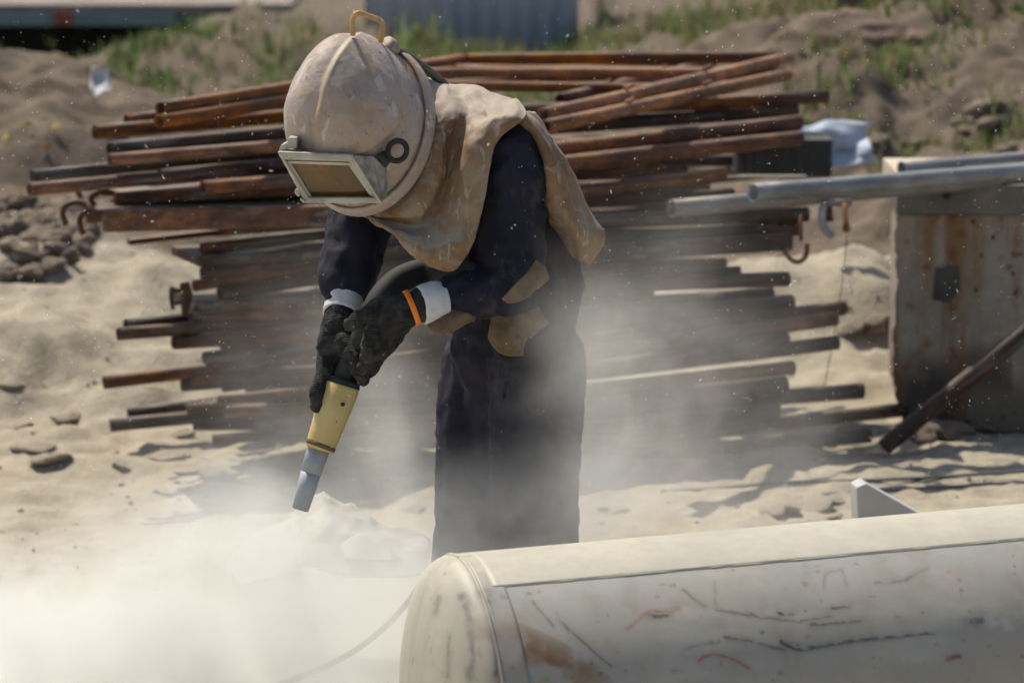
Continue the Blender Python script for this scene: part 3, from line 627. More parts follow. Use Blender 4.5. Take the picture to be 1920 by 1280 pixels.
    board('steel_bar', P(243, 460, 11.5), P(420, 440, 11.6), 0.04, 0.018, 'rust', 'thin rusty flat bar end over sand below the deep hooked plank', 'bar')
    board('dark_board', P(372, 500, 11.25), P(900, 470, 11.6), 0.3, 0.03, 'rust_dark', 'dark thick board in the left of the pile under the pale batten')
    board('dark_board', P(365, 585, 11.35), P(900, 560, 11.7), 0.3, 0.035, 'rust_dark', 'dark thick board above the open ended pair of tubes, left')
    for k in range(16):
        py = 470+k*20+random.uniform(-6, 6); px = random.uniform(352, 430); Y0 = 11.30+0.025*k
        if py > 640: Y0 = max(Y0, 11.45+(py-640)*0.002)
        pipe('rusty_tube', P(px, py, Y0), P(px+random.uniform(520, 760), py-random.uniform(5, 105), Y0+0.55), R*random.uniform(.75, 1.3), random.choice(['rust_dark', 'rust', 'rust']), 'dark tube among those ending flush in the dusty left flank of the pile', 'dark tubes in the left flank of the pile', bend=.01, seg=14)
    # corrugated dark plate standing at the right end
    t = thing('dark_plate', 'dark ribbed steel plate upright at the upper right of pile', 'plate', P(1475, 330, 11.9))
    x0, x1 = P(1385, 300, 11.9).x, P(1560, 300, 11.9).x; z0, z1 = P(0, 332, 11.9).z, P(0, 263, 11.9).z
    o = link('panel', box_mesh('panel', x0, x1, 11.9, 12.2, z0, z1), MT['darkplate'], smooth=False); keep(o, t)
    n = 22
    for k in range(n):
        x = x0+(x1-x0)*(k+0.5)/n; o = link('rib', box_mesh('rib', x-0.0035, x+0.0035, 11.892, 11.8985, z0+0.003, z1-0.003), MT['darkplate'], smooth=False); keep(o, t)
    pipe('thin_bar', P(1364, 331, 11.7), P(1512, 331, 11.75), 0.006, 'palewood', 'thin pale bar lying level in front of the dark plate', None, 'bar', 0)
    # coupler on the left
    t = thing('scaffold_coupler', 'small dark scaffold coupler sticking out left, midway up the pile', 'coupler', P(335, 560, 11.3))
    tube('jaw', [P(323, 538, 11.28), P(321, 560, 11.28), P(325, 580, 11.28)], 0.007, MT['rust_dark'], t, 8, n=3)
    tube('jaw', [P(346, 530, 11.28), P(350, 556, 11.28), P(346, 592, 11.28)], [0.016, 0.02, 0.010], MT['rust_dark'], t, 10, n=3)
    tube('bolt', [P(320, 545, 11.28), P(352, 545, 11.28)], 0.008, MT['rust_dark'], t, 8); tube('bolt', [P(322, 570, 11.28), P(350, 566, 11.28)], 0.006, MT['rust_dark'], t, 8)
pile()

# ------------------------------------------------------------------ box, galvanised pipes and what hangs there
def box_corner():
    Y = 12.05; xl, xr = P(1680, 500, Y).x, P(2150, 500, Y).x; zt, zb = P(0, 402, Y).z, -0.02
    t = thing('steel_box', 'old rust streaked steel box with torn edge and grey timber on top', 'box', ((xl+xr)/2, Y+0.4, 0))
    # front sheet with a torn left edge and a dent
    n, mm = 60, 90; v, f = [], []
    for j in range(mm+1):
        z = zb+(zt-zb)*j/mm; e = 0.012*vnoise(np.array([[z*16, 2.2, 0.3]]))[0]+0.006*vnoise(np.array([[z*60, 1.2, 0.3]]))[0]
        tt = j/mm; e += 0.035*max(0, 0.18-tt)/0.18
        for i in range(n+1):
            x = xl+e+(xr-xl-e)*i/n; v.append((x, Y+0.006*vnoise(np.array([[x*6, z*6, 1.]]))[0], z))
    w_ = n+1; f = [(j*w_+i, j*w_+i+1, (j+1)*w_+i+1, (j+1)*w_+i) for j in range(mm) for i in range(n)]
    bme = mesh('front_sheet', v, f); bv = get_v(bme); bp = project(bv); q1 = fbm(bv*5, 4); q2 = fbm(bv*24, 3); qs = fbm(bv*np.array([16, 1, 1.2])+3, 4)
    bc = np.tile(np.array([[0.27, 0.235, 0.19]]), (len(bv), 1))*(1+0.2*q1+0.1*q2)[:, None]
    def bl(m_, c_): 
        m_ = np.clip(m_, 0, 1); bc[:] = bc*(1-m_[:, None])+np.array(c_)[None]*m_[:, None]
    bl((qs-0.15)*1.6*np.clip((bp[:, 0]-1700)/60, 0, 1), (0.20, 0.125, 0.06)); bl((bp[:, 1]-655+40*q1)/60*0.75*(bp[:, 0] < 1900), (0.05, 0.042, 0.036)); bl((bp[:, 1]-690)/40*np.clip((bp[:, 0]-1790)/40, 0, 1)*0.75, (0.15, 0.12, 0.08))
    bl((0.9-np.abs(bp[:, 0]-1733-3*q2)/9)*np.clip((505-bp[:, 1])/80, 0, 1)*(0.8+q2), (0.20, 0.075, 0.022)); bl((0.9-np.abs(bp[:, 0]-1782-4*q2)/17)*np.clip((830-bp[:, 1])/60, 0, 1)*(0.8+q2), (0.17, 0.062, 0.02))
    bl((0.8-np.abs(bp[:, 0]-1905-3*q2)/14)*np.clip((620-bp[:, 1])/80, 0, 1)*(0.7+q2), (0.20, 0.08, 0.025)); bl((q2-0.95)*3, (0.06, 0.045, 0.035))
    set_color(bme, 'paint', np.clip(bc, 0.01, 0.6))
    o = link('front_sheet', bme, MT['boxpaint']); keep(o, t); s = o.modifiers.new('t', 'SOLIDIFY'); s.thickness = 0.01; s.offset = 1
    o = link('core', box_mesh('core', xl+0.06, xr, Y+0.03, Y+0.75, zb, zt), MT['box'], smooth=False); keep(o, t)
    o = link('top_timber', box_mesh('top_timber', xl-0.004, xr, Y-0.03, Y+0.10, zt+0.002, P(0, 345, Y).z), MT['wood'], smooth=False); bevel(o, 0.006); keep(o, t)
    o = link('lid', box_mesh('lid', xl+0.03, xr, Y+0.104, Y+0.78, zt+0.004, P(0, 343, Y).z), MT['palewood'], smooth=False); keep(o, t)
    # dark hole with bent flap, knot and nails
    c = P(1772, 532, Y-0.012); q = [(-24, 30), (-18, -30), (26, -34), (28, 10), (10, 36)]
    v = [P(1772+a, 532+b, Y-0.014) for a, b in q]+[P(1772+a, 532+b, Y+0.02) for a, b in q]
    o = wmesh('dark_patch', v, [(0, 1, 2, 3, 4)]+[(i, (i+1) % 5, 5+(i+1) % 5, 5+i) for i in range(5)], MT['darkplate'], t, False)
    tube('knot', [P(1775, 366, Y-0.036), P(1775, 366, Y+0.01)], 0.014, MT['rubber'], t, 12)
    for px, py in ((1825, 412), (1862, 442), (1840, 475), (1900, 510), (1830, 540), (1903, 545), (1845, 395)):
        tube('nail', [P(px, py, Y-0.012), P(px, py+7, Y-0.012)], 0.004, MT['rubber'], t, 6)
    GG = 'galvanised pipes lying on the box'
    pipe('galvanised_pipe', P(1259, 391, 11.35), P(2100, 316, 12.35), 0.0285, 'galv', 'galvanised pipe whose open end reaches farthest left over the pile', GG, bend=.004, seg=24)
    pipe('galvanised_pipe', P(1412, 362, 11.3), P(2100, 306, 12.2), 0.030, 'galv', 'galvanised pipe with open end in front, lying across the box', GG, bend=.004, seg=24)
    pipe('galvanised_pipe', P(1690, 318, 12.1), P(2100, 284, 12.5), 0.028, 'galv', 'galvanised pipe mostly hidden behind the two front ones', GG, bend=.004, seg=24)
    pipe('leaning_pole', P(1658, 838, 11.65), P(2000, 560, 11.85), 0.029, 'rust_dark', 'grey steel pole leaning against the rusty box', None, 'pole', seg=20)
    t2 = thing('hanging_clamp', 'grey clamp hook with rusty bolt hanging under the galvanised pipes', 'clamp', P(1560, 385, 11.4))
    tube('hook', [P(1546, 378, 11.42), P(1541, 405, 11.42), P(1546, 428, 11.41), P(1562, 444, 11.4)], [0.012, 0.013, 0.013, 0.010], MT['galv'], t2, 10, n=5)
    tube('cross_bar', [P(1538, 380, 11.42), P(1597, 380, 11.42)], 0.012, MT['galv'], t2, 10)
    tube('bolt', [P(1584, 380, 11.41), P(1587, 425, 11.4)], 0.009, MT['rust_orange'], t2, 10); tube('nut', [P(1586, 422, 11.4), P(1588, 434, 11.4)], 0.014, MT['rust_orange'], t2, 6)
    tube('pin', [P(1553, 382, 11.46), P(1556, 415, 11.46)], 0.012, MT['rust'], t2, 8)
    o = tube('hanging_wire', [P(1588, 432, 11.4), P(1583, 500, 11.4), P(1570, 590, 11.4), P(1556, 670, 11.4), P(1546, 722, 11.45)], 0.0016, MT['wire'], None, 6, n=4); tag(o, 'thin dark wire hanging from clamp bolt down to a low tube', 'wire')
    for px, py, r, lab in [(1735, 812, 34, 'dark clod under the left corner of the box'), (1790, 815, 40, 'biggest dark clod under the box'), (1835, 810, 28, 'dark clod under the box, right of the biggest')]:
        clod(px, py, r, lab, 'dark clods under the box', 'clod', 0.5)
box_corner()

# thin lines on the sand, triangular offcut
def ground_line(pts, r, label):
    q = [G(x, y)+Vector((0, 0, r*0.6)) for x, y in pts]; o = tube('thin_line', q, r, MT['ground_line'], None, 6, n=6); tag(o, label, 'ground_line', 'thin lines on the sand')  # slim grey tube following a dark line on the sand
def pebbles():
    v, f = [], []; PX, PY = RNG.uniform(-2.2, 2.0, 800), RNG.uniform(9.6, 14.5, 800); PZ_ = height(PX, PY)
    for k in range(800):
        x, y, z = PX[k], PY[k], PZ_[k]; r = random.choice([0.003, 0.004, 0.005, 0.006, 0.009])*random.uniform(.7, 1.3); i = len(v); a = random.uniform(0, 6.3)
        for dx, dy, dz in ((1, 0, 0), (-1, .2, .1), (.1, 1, 0), (0, -1, .1), (0, 0, .8), (.1, 0, -.8)): v.append((x+r*(dx*math.cos(a)-dy*math.sin(a))*random.uniform(.8, 1.5), y+r*(dx*math.sin(a)+dy*math.cos(a)), z+r*(dz+.2)))
        for a_, b_ in ((0, 2), (2, 1), (1, 3), (3, 0)): f += [(i+a_, i+b_, i+4), (i+b_, i+a_, i+5)]
    o = link('gravel', mesh('gravel', v, f), MT['clod'], smooth=False); tag(o, 'small dark pebbles and crumbs strewn over the sand round the pile', 'gravel', kind='stuff')
pebbles()
ground_line([(1240, 925), (1380, 915), (1500, 907), (1640, 902), (1780, 896), (2000, 880)], 0.0055, 'upper of the two thin grey lines lying across the sand beyond tank')
ground_line([(1530, 929), (1660, 920), (1780, 914), (2000, 900)], 0.005, 'lower of the two thin grey lines lying across the sand beyond tank')
def offcut():
    Y = 9.3; v = []
    for y in (Y, Y+0.05): v += [P(1610, 1010, y), P(1606, 914, y), P(1624, 906, y), P(1800, 1005, y)]
    for k in range(4, 8): v[k] = v[k-4]+Vector((-0.012, 0.06, 0.004))
    o = wmesh('triangular_offcut', v, [(0, 3, 2, 1), (4, 5, 6, 7), (0, 1, 5, 4), (1, 2, 6, 5), (2, 3, 7, 6), (3, 0, 4, 7)], MT['plate'], None, False); bevel(o, 0.004); tag(o, 'pale triangular steel offcut standing behind the tank', 'offcut')
offcut()

# ------------------------------------------------------------------ white sack under the nozzle
def sack():
    Y = 9.0
    rows = [[P(425, 1072, Y), P(470, 1000, Y), P(540, 962, Y), P(596, 922, Y+.02), P(650, 945, Y), P(715, 985, Y), P(800, 1000, Y+.1)],
            [P(428, 1075, Y-.12), P(480, 1030, Y-.12), P(545, 985, Y-.12), P(588, 955, Y-.1), P(640, 970, Y-.12), P(705, 1005, Y-.12), P(805, 1020, Y)],
            [P(440, 1080, Y-.25), P(500, 1062, Y-.25), P(550, 1030, Y-.25), P(567, 1000, Y-.22), P(630, 1010, Y-.25), P(700, 1030, Y-.25), P(805, 1045, Y-.1)],
            [P(450, 1092, Y-.33), P(510, 1085, Y-.33), P(560, 1075, Y-.33), P(572, 1060, Y-.33), P(640, 1075, Y-.33), P(700, 1085, Y-.33), P(810, 1085, Y-.2)]]
    t = thing('sand_sack', 'crumpled white woven sack tented on the sand under the nozzle', 'sack', G(600, 1070))
    cloth('body', rows, MT['sack'], t, 10, 0.004, 0.020, 10, 2)
    cloth('flap', [[P(640, 1018, Y-.27), P(680, 1002, Y-.28), P(720, 1022, Y-.29)], [P(640, 1030, Y-.30), P(685, 1022, Y-.31), P(735, 1035, Y-.31)], [P(650, 1050, Y-.34), P(690, 1052, Y-.34), P(740, 1050, Y-.34)]], MT['sack'], t, 6, 0.003, 0.006, 12, 4)
sack()

# ------------------------------------------------------------------ steel tank in the foreground
def tank():
    R = 0.335
    a = PZ(868, 1049, 2*R); b = P(1920, 956, a.y+0.32)             # two points on the upper outline
    a.z -= R-0.003; b.z -= R-0.003
    ax = (b-a).normalized(); L = 2.6; fr = Vector((0, 0, 1)).cross(ax).normalized()
    if fr.y > 0: fr = -fr
    up = fr.cross(ax).normalized()
    if up.z < 0: up = -up
    t = thing('steel_tank', 'long pale dusty cylindrical tank with domed end lying in front of the worker', 'tank', (a.x, a.y, 0))
    CAP = 0.10
    def surf(name, s_arr, r_of_s, a0, a1, na, lift=0.0):
        ang = np.linspace(a0, a1, na); v = []
        for s in s_arr:
            r = r_of_s(s)+lift
            for g in ang: v.append(a+ax*s+fr*(r*math.sin(g))+up*(r*math.cos(g)))
        ns = len(s_arr); f = [(i*na+j, i*na+j+1, (i+1)*na+j+1, (i+1)*na+j) for i in range(ns-1) for j in range(na-1)]
        return v, f, [(s, g) for s in s_arr for g in ang]
    def rr(s):
        return R*math.sqrt(max(0, 1-((0.0-s)/CAP)**2.0)) if s < 0 else R
    def paint(me, top):
        v = get_v(me); px = project(v); nn = get_n(me); n1 = fbm(v*6, 4); n2 = fbm(v*22+3, 3)
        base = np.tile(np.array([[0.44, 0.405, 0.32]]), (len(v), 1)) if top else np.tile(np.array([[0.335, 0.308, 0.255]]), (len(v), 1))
        base = base*(1+0.06*n1+0.04*n2)[:, None]
        if not top:
            def blend(m, col): base[:] = base*(1-m[:, None])+np.array(col)[None]*m[:, None]
            n3 = fbm(v*np.array([26, 26, 3.0])+6, 4); n4 = fbm(v*60+11, 3); n5 = fbm(v*np.array([5, 5, 14])+19, 4)
            # bluish clean band below the seam, warm dirt lower down
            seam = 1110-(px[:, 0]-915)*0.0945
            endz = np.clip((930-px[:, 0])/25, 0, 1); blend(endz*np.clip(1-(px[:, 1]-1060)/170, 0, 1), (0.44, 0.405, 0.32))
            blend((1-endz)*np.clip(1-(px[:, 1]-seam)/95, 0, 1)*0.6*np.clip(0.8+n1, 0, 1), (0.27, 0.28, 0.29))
            blend(np.clip(n3-0.15, 0, 1)*0.45, (0.25, 0.21, 0.15)); blend(np.clip(n5-0.25, 0, 1)*0.8, (0.45, 0.42, 0.35)); blend(np.clip((n4-0.95)*5, 0, 1)*0.6, (0.10, 0.085, 0.07)); blend(np.clip((fbm(v*35+71, 3)-0.98)*4, 0, 1)*0.5, (0.24, 0.11, 0.05))
            blend(np.clip((px[:, 1]-seam-110)/80, 0, 1)*0.35*np.clip(0.6+n1, 0, 1), (0.40, 0.33, 0.22))
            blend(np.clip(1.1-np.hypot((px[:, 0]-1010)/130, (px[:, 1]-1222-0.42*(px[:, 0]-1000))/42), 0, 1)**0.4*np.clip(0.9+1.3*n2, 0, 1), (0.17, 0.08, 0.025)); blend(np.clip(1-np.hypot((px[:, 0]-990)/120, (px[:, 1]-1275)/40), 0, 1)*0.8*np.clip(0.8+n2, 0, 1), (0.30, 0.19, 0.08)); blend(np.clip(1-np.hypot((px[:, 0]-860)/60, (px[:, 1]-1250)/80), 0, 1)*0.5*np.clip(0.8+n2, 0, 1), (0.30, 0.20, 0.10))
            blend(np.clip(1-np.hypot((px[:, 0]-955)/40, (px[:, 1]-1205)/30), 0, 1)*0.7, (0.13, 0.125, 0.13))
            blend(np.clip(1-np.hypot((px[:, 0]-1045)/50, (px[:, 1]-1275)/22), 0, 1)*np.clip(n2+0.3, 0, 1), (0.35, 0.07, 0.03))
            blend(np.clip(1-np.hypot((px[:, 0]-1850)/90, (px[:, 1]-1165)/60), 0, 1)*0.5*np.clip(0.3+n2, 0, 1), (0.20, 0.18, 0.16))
            blend(np.clip(1-np.hypot((px[:, 0]-1880)/45, (px[:, 1]-1165)/26), 0, 1)*np.clip(n2*2, 0, 1), (0.58, 0.54, 0.46))
            def stroke(pts, wpx, col, k=0.85):
                wpx *= 1.15; k = min(1, k*1.25)
                d = np.full(len(v), 1e9); q = px+np.stack([3.0*n2+2.0*n4, 3.0*n1+2.5*n4], 1)
                for (x0, y0), (x1, y1) in zip(pts[:-1], pts[1:]):
                    e = np.array([x1-x0, y1-y0], float); tt = np.clip(((q-np.array([x0, y0]))@e)/(e@e), 0, 1); d = np.minimum(d, np.hypot(q[:, 0]-x0-tt*e[0], q[:, 1]-y0-tt*e[1]))
                blend(np.clip(1.35-d/(wpx*(0.75+0.6*np.clip(n2+0.4, 0, 1))), 0, 1)*k*np.clip(0.95+0.9*n4, 0.15, 1), col); blend(np.clip(1-d/(wpx*4.5), 0, 1)*0.22, col)
            BL, BR, RD = (0.05, 0.048, 0.05), (0.12, 0.095, 0.075), (0.30, 0.10, 0.05)
            for pts, wd, col, k in [([(1050, 1163), (1095, 1205), (1145, 1247)], 2.2, BR, .7), ([(1178, 1182), (1195, 1160), (1225, 1145), (1260, 1147)], 1.8, RD, .5), ([(1218, 1156), (1252, 1153)], 3, BL, .9),
                    ([(1284, 1105), (1318, 1135)], 1.8, BR, .6), ([(1340, 1140), (1420, 1155), (1500, 1165), (1555, 1155)], 1.8, BR, .6), ([(1463, 1150), (1484, 1149)], 3, BL, .9), ([(1560, 1142), (1588, 1139)], 3, BL, .9),
                    ([(1522, 1172), (1612, 1165)], 2.6, BR, .75), ([(1364, 1194), (1400, 1198), (1470, 1217)], 2.4, BR, .8), ([(1466, 1202), (1492, 1218), (1560, 1208), (1620, 1200), (1750, 1184)], 2.6, BL, .75),
                    ([(1310, 1237), (1338, 1222), (1380, 1235), (1405, 1250)], 2.4, RD, .85), ([(1280, 1215), (1310, 1205), (1350, 1200)], 1.8, BR, .5), ([(1812, 1163), (1842, 1163)], 4, BL, .8), ([(1780, 1232), (1800, 1230)], 4, (0.15, 0.05, 0.03), .8),
                    ([(1640, 1095), (1700, 1090), (1720, 1075), (1740, 1065)], 1.8, BR, .5), ([(1545, 1105), (1548, 1075), (1580, 1070), (1586, 1100)], 1.8, BR, .4), ([(1000, 1130), (1040, 1175)], 1.6, BR, .6), ([(1340, 1090), (1342, 1130)], 1.5, BR, .4),
                    ([(872, 1120), (884, 1190), (884, 1270)], 6, BL, .6), ([(915, 1120), (925, 1190), (931, 1262)], 4, BL, .7), ([(842, 1190), (838, 1270)], 3, BL, .5), ([(905, 1110), (912, 1112)], 8, BL, .5), ([(818, 1150), (826, 1120)], 4, BR, .5)]: stroke(pts, wd, col, k)
        set_color(me, 'paint', np.clip(base, 0.01, 0.62))
    seam_a = math.radians(24)
    s_body = np.concatenate([np.linspace(0.0, 1.35, 760), np.linspace(1.36, L, 60)])
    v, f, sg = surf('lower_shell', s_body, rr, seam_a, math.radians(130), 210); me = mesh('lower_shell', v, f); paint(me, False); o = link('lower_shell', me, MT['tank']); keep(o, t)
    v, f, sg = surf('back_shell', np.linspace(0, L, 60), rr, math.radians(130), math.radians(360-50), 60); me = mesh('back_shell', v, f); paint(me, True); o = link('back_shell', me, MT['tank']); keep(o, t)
    # upper plate laps over the lower one with a rolled edge
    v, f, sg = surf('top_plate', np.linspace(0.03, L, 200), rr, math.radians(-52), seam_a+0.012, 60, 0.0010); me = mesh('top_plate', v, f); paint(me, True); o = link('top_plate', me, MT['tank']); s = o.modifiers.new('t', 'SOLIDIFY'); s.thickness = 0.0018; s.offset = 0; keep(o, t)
    q = [a+ax*s+fr*((R-0.0004)*math.sin(seam_a+0.012))+up*((R-0.0004)*math.cos(seam_a+0.012)) for s in np.linspace(0.03, L, 120)]
    q = [p+Vector((0, 0, 0.0012*vnoise(np.array([[i*0.9, 0.2, 0.1]]))[0])) for i, p in enumerate(q)]
    v, f = sweep(q, 0.0024, 8); me = mesh('weld_seam', v, f); paint(me, True); o = link('weld_seam', me, MT['tank']); keep(o, t)
    # domed end and its weld ring
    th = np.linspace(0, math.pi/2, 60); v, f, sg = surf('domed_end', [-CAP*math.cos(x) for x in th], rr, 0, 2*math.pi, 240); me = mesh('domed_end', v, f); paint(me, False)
    o = link('domed_end', me, MT['tank']); keep(o, t)
    ringp = [a+ax*0.004+fr*(R*math.sin(g))+up*(R*math.cos(g)) for g in np.linspace(0, 2*math.pi, 160)]
    v, f = sweep(ringp, 0.0042, 8); me = mesh('weld_ring', v, f); paint(me, False); o = link('weld_ring', me, MT['tank']); keep(o, t)
    v, f, sg = surf('collar_band', np.linspace(0.005, 0.055, 8), rr, 0, 2*math.pi, 240, 0.0018); me = mesh('collar_band', v, f); paint(me, False); o = link('collar_band', me, MT['tank']); s = o.modifiers.new('t', 'SOLIDIFY'); s.thickness = 0.002; keep(o, t)
    v, f, sg = surf('far_end', [L, L+0.05, L+CAP], lambda s: R*math.sqrt(max(0, 1-((s-L)/CAP)**2)), 0, 2*math.pi, 60); me = mesh('far_end', v, f); paint(me, True); o = link('far_end', me, MT['tank']); keep(o, t)
tank()

# ------------------------------------------------------------------ the worker
def worker():
    who = thing('person', 'worker in dark navy coverall, blasting helmet and leather cape, bending over with a sandblasting nozzle', 'person', (0.0, 8.05, 0.0))
    m = lambda px: M(px, 8.0)
    segs = [  # legs
        (P(1008, 690, 7.98), m(92), P(1003, 1010, 7.93), m(84)), (P(1003, 1010, 7.93), m(84), P(985, 1375, 8.0), m(74)),
        (P(905, 690, 8.12), m(88), P(888, 1010, 8.06), m(80)), (P(888, 1010, 8.06), m(80), P(880, 1370, 8.2), m(74)),
        (P(955, 720, 8.05), m(84), P(945, 1010, 8.02), m(62)), (P(945, 1010, 8.02), m(60), P(935, 1200, 8.08), m(30)),
        # trunk
        (P(958, 655, 8.05), m(118), P(972, 540, 8.03), m(118)), (P(972, 540, 8.03), m(120), P(925, 390, 7.98), m(120)), (P(925, 390, 7.98), m(120), P(870, 310, 7.97), m(95)),
        (P(730, 345, 8.12), m(66), P(960, 285, 7.92), m(66)), (P(870, 300, 7.96), m(64), P(780, 265, 7.92), m(60)), (P(770, 262, 7.92), m(62), P(690, 260, 7.84), m(84)),
        # near arm, then far arm
        (P(972, 290, 7.88), m(62), P(950, 540, 7.83), m(64)), (P(950, 540, 7.83), m(62), P(862, 558, 7.785), m(46)), (P(845, 561, 7.775), m(28), P(780, 573, 7.745), m(26)),
        (P(725, 355, 8.08), m(64), P(675, 410, 8.0), m(60)), (P(675, 410, 8.0), m(60), P(652, 510, 7.94), m(51)), (P(652, 510, 7.94), m(52), P(650, 528, 7.925), m(47)), (P(648, 545, 7.91), m(28), P(638, 592, 7.87), m(24))]
    body = fused('body', segs, 0.0085, MT['navy'], 5, who)
    up_w = lambda q: np.clip((q[:, 2]-0.75)/0.25, 0.55, 1)
    wrinkle(body, 0.012, 9, 1, (1, 1, 0.6), up_w); wrinkle(body, 0.008, 19, 4, (1, 1, 1.0), up_w); wrinkle(body, 0.0035, 40, 6, (0.8, 0.8, 1.3), up_w)
    for k, (a, Y) in enumerate(((985, 8.0), (880, 8.2))):
        o = fused('boot', [(P(a, 1385, Y), m(52), P(a, 1440*Y/8-0.0, Y-.02) if False else Vector((P(a, 1385, Y).x, Y-.02, 0.055)), m(46)), (Vector((P(a, 1385, Y).x, Y-.02, 0.05)), m(44), Vector((P(a, 1385, Y).x-.10, Y-.18, 0.042)), m(38))], 0.008, MT['rubber'], 3, who)
    # --- helmet
    C = P(690, 243, 7.86); n = Vector((-0.36, -0.84, 0.0)); upv = Vector((0, sP, cP)); n = (n+upv*0.34).normalized(); v_ = (upv-n*upv.dot(n)).normalized(); u_ = v_.cross(n).normalized()
    if u_.x < 0: u_ = -u_
    RU, RV, CC = 0.148, 0.182, 0.27
    ns, na = 90, 220; vv = []
    for i in range(ns):
        ph = math.pi/2*i/(ns-1); s = CC*math.sin(ph); r = math.cos(ph)**0.86
        for k in range(na):
            th = 2*math.pi*k/na; bulge = 1+0.26*max(0, math.sin(th))*math.sin(ph)**1.5
            vv.append(C+n*s+u_*(RU*r*math.cos(th)*(1-0.27*max(0, math.sin(th))*math.sin(ph)**0.8))+v_*(RV*r*math.sin(th)*bulge))
    ff = [(i*na+k, i*na+(k+1) % na, (i+1)*na+(k+1) % na, (i+1)*na+k) for i in range(ns-1) for k in range(na)]
    me = mesh('helmet', vv, ff); a = get_v(me); nn = get_n(me); ctr = np.array(C+n*0.05)
    sgn = np.sign(((a-ctr)*nn).sum(1).mean()); nn = nn*sgn
    px = project(a); front = (nn[:, 1] < 0.15)
    def seg_d(pts):
        d = np.full(len(px), 1e9)
        for (x0, y0), (x1, y1) in zip(pts[:-1], pts[1:]):
            e = np.array([x1-x0, y1-y0], float); tt = np.clip(((px-np.array([x0, y0]))@e)/(e@e), 0, 1); d = np.minimum(d, np.hypot(px[:, 0]-x0-tt*e[0], px[:, 1]-y0-tt*e[1]))
        return d
    def curve(pts): return [(q.x, q.y) for q in catmull([Vector((x, y, 0)) for x, y in pts], 8)]
    lft = curve([(692, 56), (655, 78), (620, 130), (602, 190), (594, 240), (592, 300)]); rgt = curve([(692, 66), (728, 105), (752, 165), (755, 215), (720, 258), (670, 288), (610, 302)])
    poly = lft[::-1]+rgt; inside = np.zeros(len(px), bool); j = len(poly)-1
    for i in range(len(poly)):
        xi, yi = poly[i]; xj, yj = poly[j]
        c = ((yi > px[:, 1]) != (yj > px[:, 1])) & (px[:, 0] < (xj-xi)*(px[:, 1]-yi)/(yj-yi+1e-9)+xi); inside ^= c; j = i
    dl, dr = seg_d(lft), seg_d(rgt); dd = np.minimum(dl, dr); sd = np.where(inside, dd, -dd)
    lift = np.clip((sd+6)/12, 0, 1); lift = lift*lift*(3-2*lift)*0.007 + 0.0028*np.exp(-(dd/5.0)**2)
    lift = lift*front + 0.0012*fbm(a*26, 3)
    set_v(me, a+nn*lift[:, None])
    worn = np.maximum(np.exp(-(np.minimum(seg_d(lft[10:34]), seg_d(rgt[14:30]))/9.0)**2)*1.0, np.clip(1-np.hypot((px[:, 0]-703)/26, (px[:, 1]-115)/28), 0, 1))*front
    worn = np.clip(worn+0.25*(fbm(a*9+2, 3) > 0.55), 0, 1); set_attr(me, 'worn', worn*0.7)
    fin = get_v(me); fpx = project(fin)
    def hy(x, y, proud=0.0):
        k = np.hypot(fpx[:, 0]-x, fpx[:, 1]-y) < 9
        return float(fin[k, 1].min())-proud if k.any() else 7.72-proud
    H = link('helmet', me, MT['helmet']); keep(H, who); s = H.modifiers.new('t', 'SOLIDIFY'); s.thickness = 0.005; s.offset = -sgn
    def hpart(o): 
        w_ = o.matrix_world.copy(); o.parent = H; o.matrix_parent_inverse = Matrix.Translation(-Vector(who.location)) @ Matrix.Identity(4); o.matrix_parent_inverse = Matrix.Identity(4); return o
    # collar ring and lip (helmet sits at world origin through its parent inverse)
    rp = [C+n*0.016+u_*(RU*1.035*math.cos(x))+v_*(RV*1.03*math.sin(x)) for x in np.linspace(0, 2*math.pi, 121)]
    v, f = [], []
    prof = [(0.034, 0.985), (0.036, 1.035), (0.028, 1.055), (0.010, 1.075), (0.002, 1.072), (0.0, 1.0)]
    for k in range(160):
        x = 2*math.pi*k/160
        for s_, q in prof: v.append(C+n*(s_-0.006)+u_*(RU*q*math.cos(x))+v_*(RV*q*math.sin(x)))
    np_ = len(prof); f = [(k*np_+i, k*np_+(i+1) % np_, ((k+1) % 160)*np_+(i+1) % np_, ((k+1) % 160)*np_+i) for k in range(160) for i in range(np_)]
    me = mesh('collar_ring', v, f); set_attr(me, 'worn', np.zeros(len(v))); hpart(link('collar_ring', me, MT['helmet']))
    v, f = sweep([C+n*0.037+u_*(RU*1.02*math.cos(x))+v_*(RV*1.02*math.sin(x)) for x in np.linspace(0, 2*math.pi, 121)], 0.0016, 6); hpart(link('edge_gasket', mesh('edge_gasket', v, f), MT['leather']))
    # carrying handle
    ya, yb = hy(662, 66), hy(714, 72); hp = [P(662, 66, ya+.01), P(660, 46, ya), P(663, 32, ya), P(672, 25, ya), P(690, 30, (ya+yb)/2), P(709, 37, yb), P(717, 44, yb), P(717, 58, yb), P(714, 78, yb+.01)]
    v, f = sweep(catmull(hp, 5), M(5.0, 7.75), 10); hpart(link('handle', mesh('handle', v, f), MT['handle']))
    # air inlet and breathing hose
    v, f = sweep([P(724, 84, 7.84), P(733, 90, 7.85), P(740, 95, 7.86)], [M(17), M(17), M(13)], 14); hpart(link('air_inlet', mesh('air_inlet', v, f), MT['helmet'])); set_attr(bpy.data.meshes['air_inlet'], 'worn', np.zeros(len(v)))
    v, f = sweep(catmull([P(738, 94, 7.86), P(760, 104, 7.89), P(788, 122, 7.95), P(815, 143, 8.02), P(840, 170, 8.08), P(850, 230, 8.12)], 7), M(8.2), 12); hpart(link('breathing_hose', mesh('breathing_hose', v, f), MT['hose_green']))
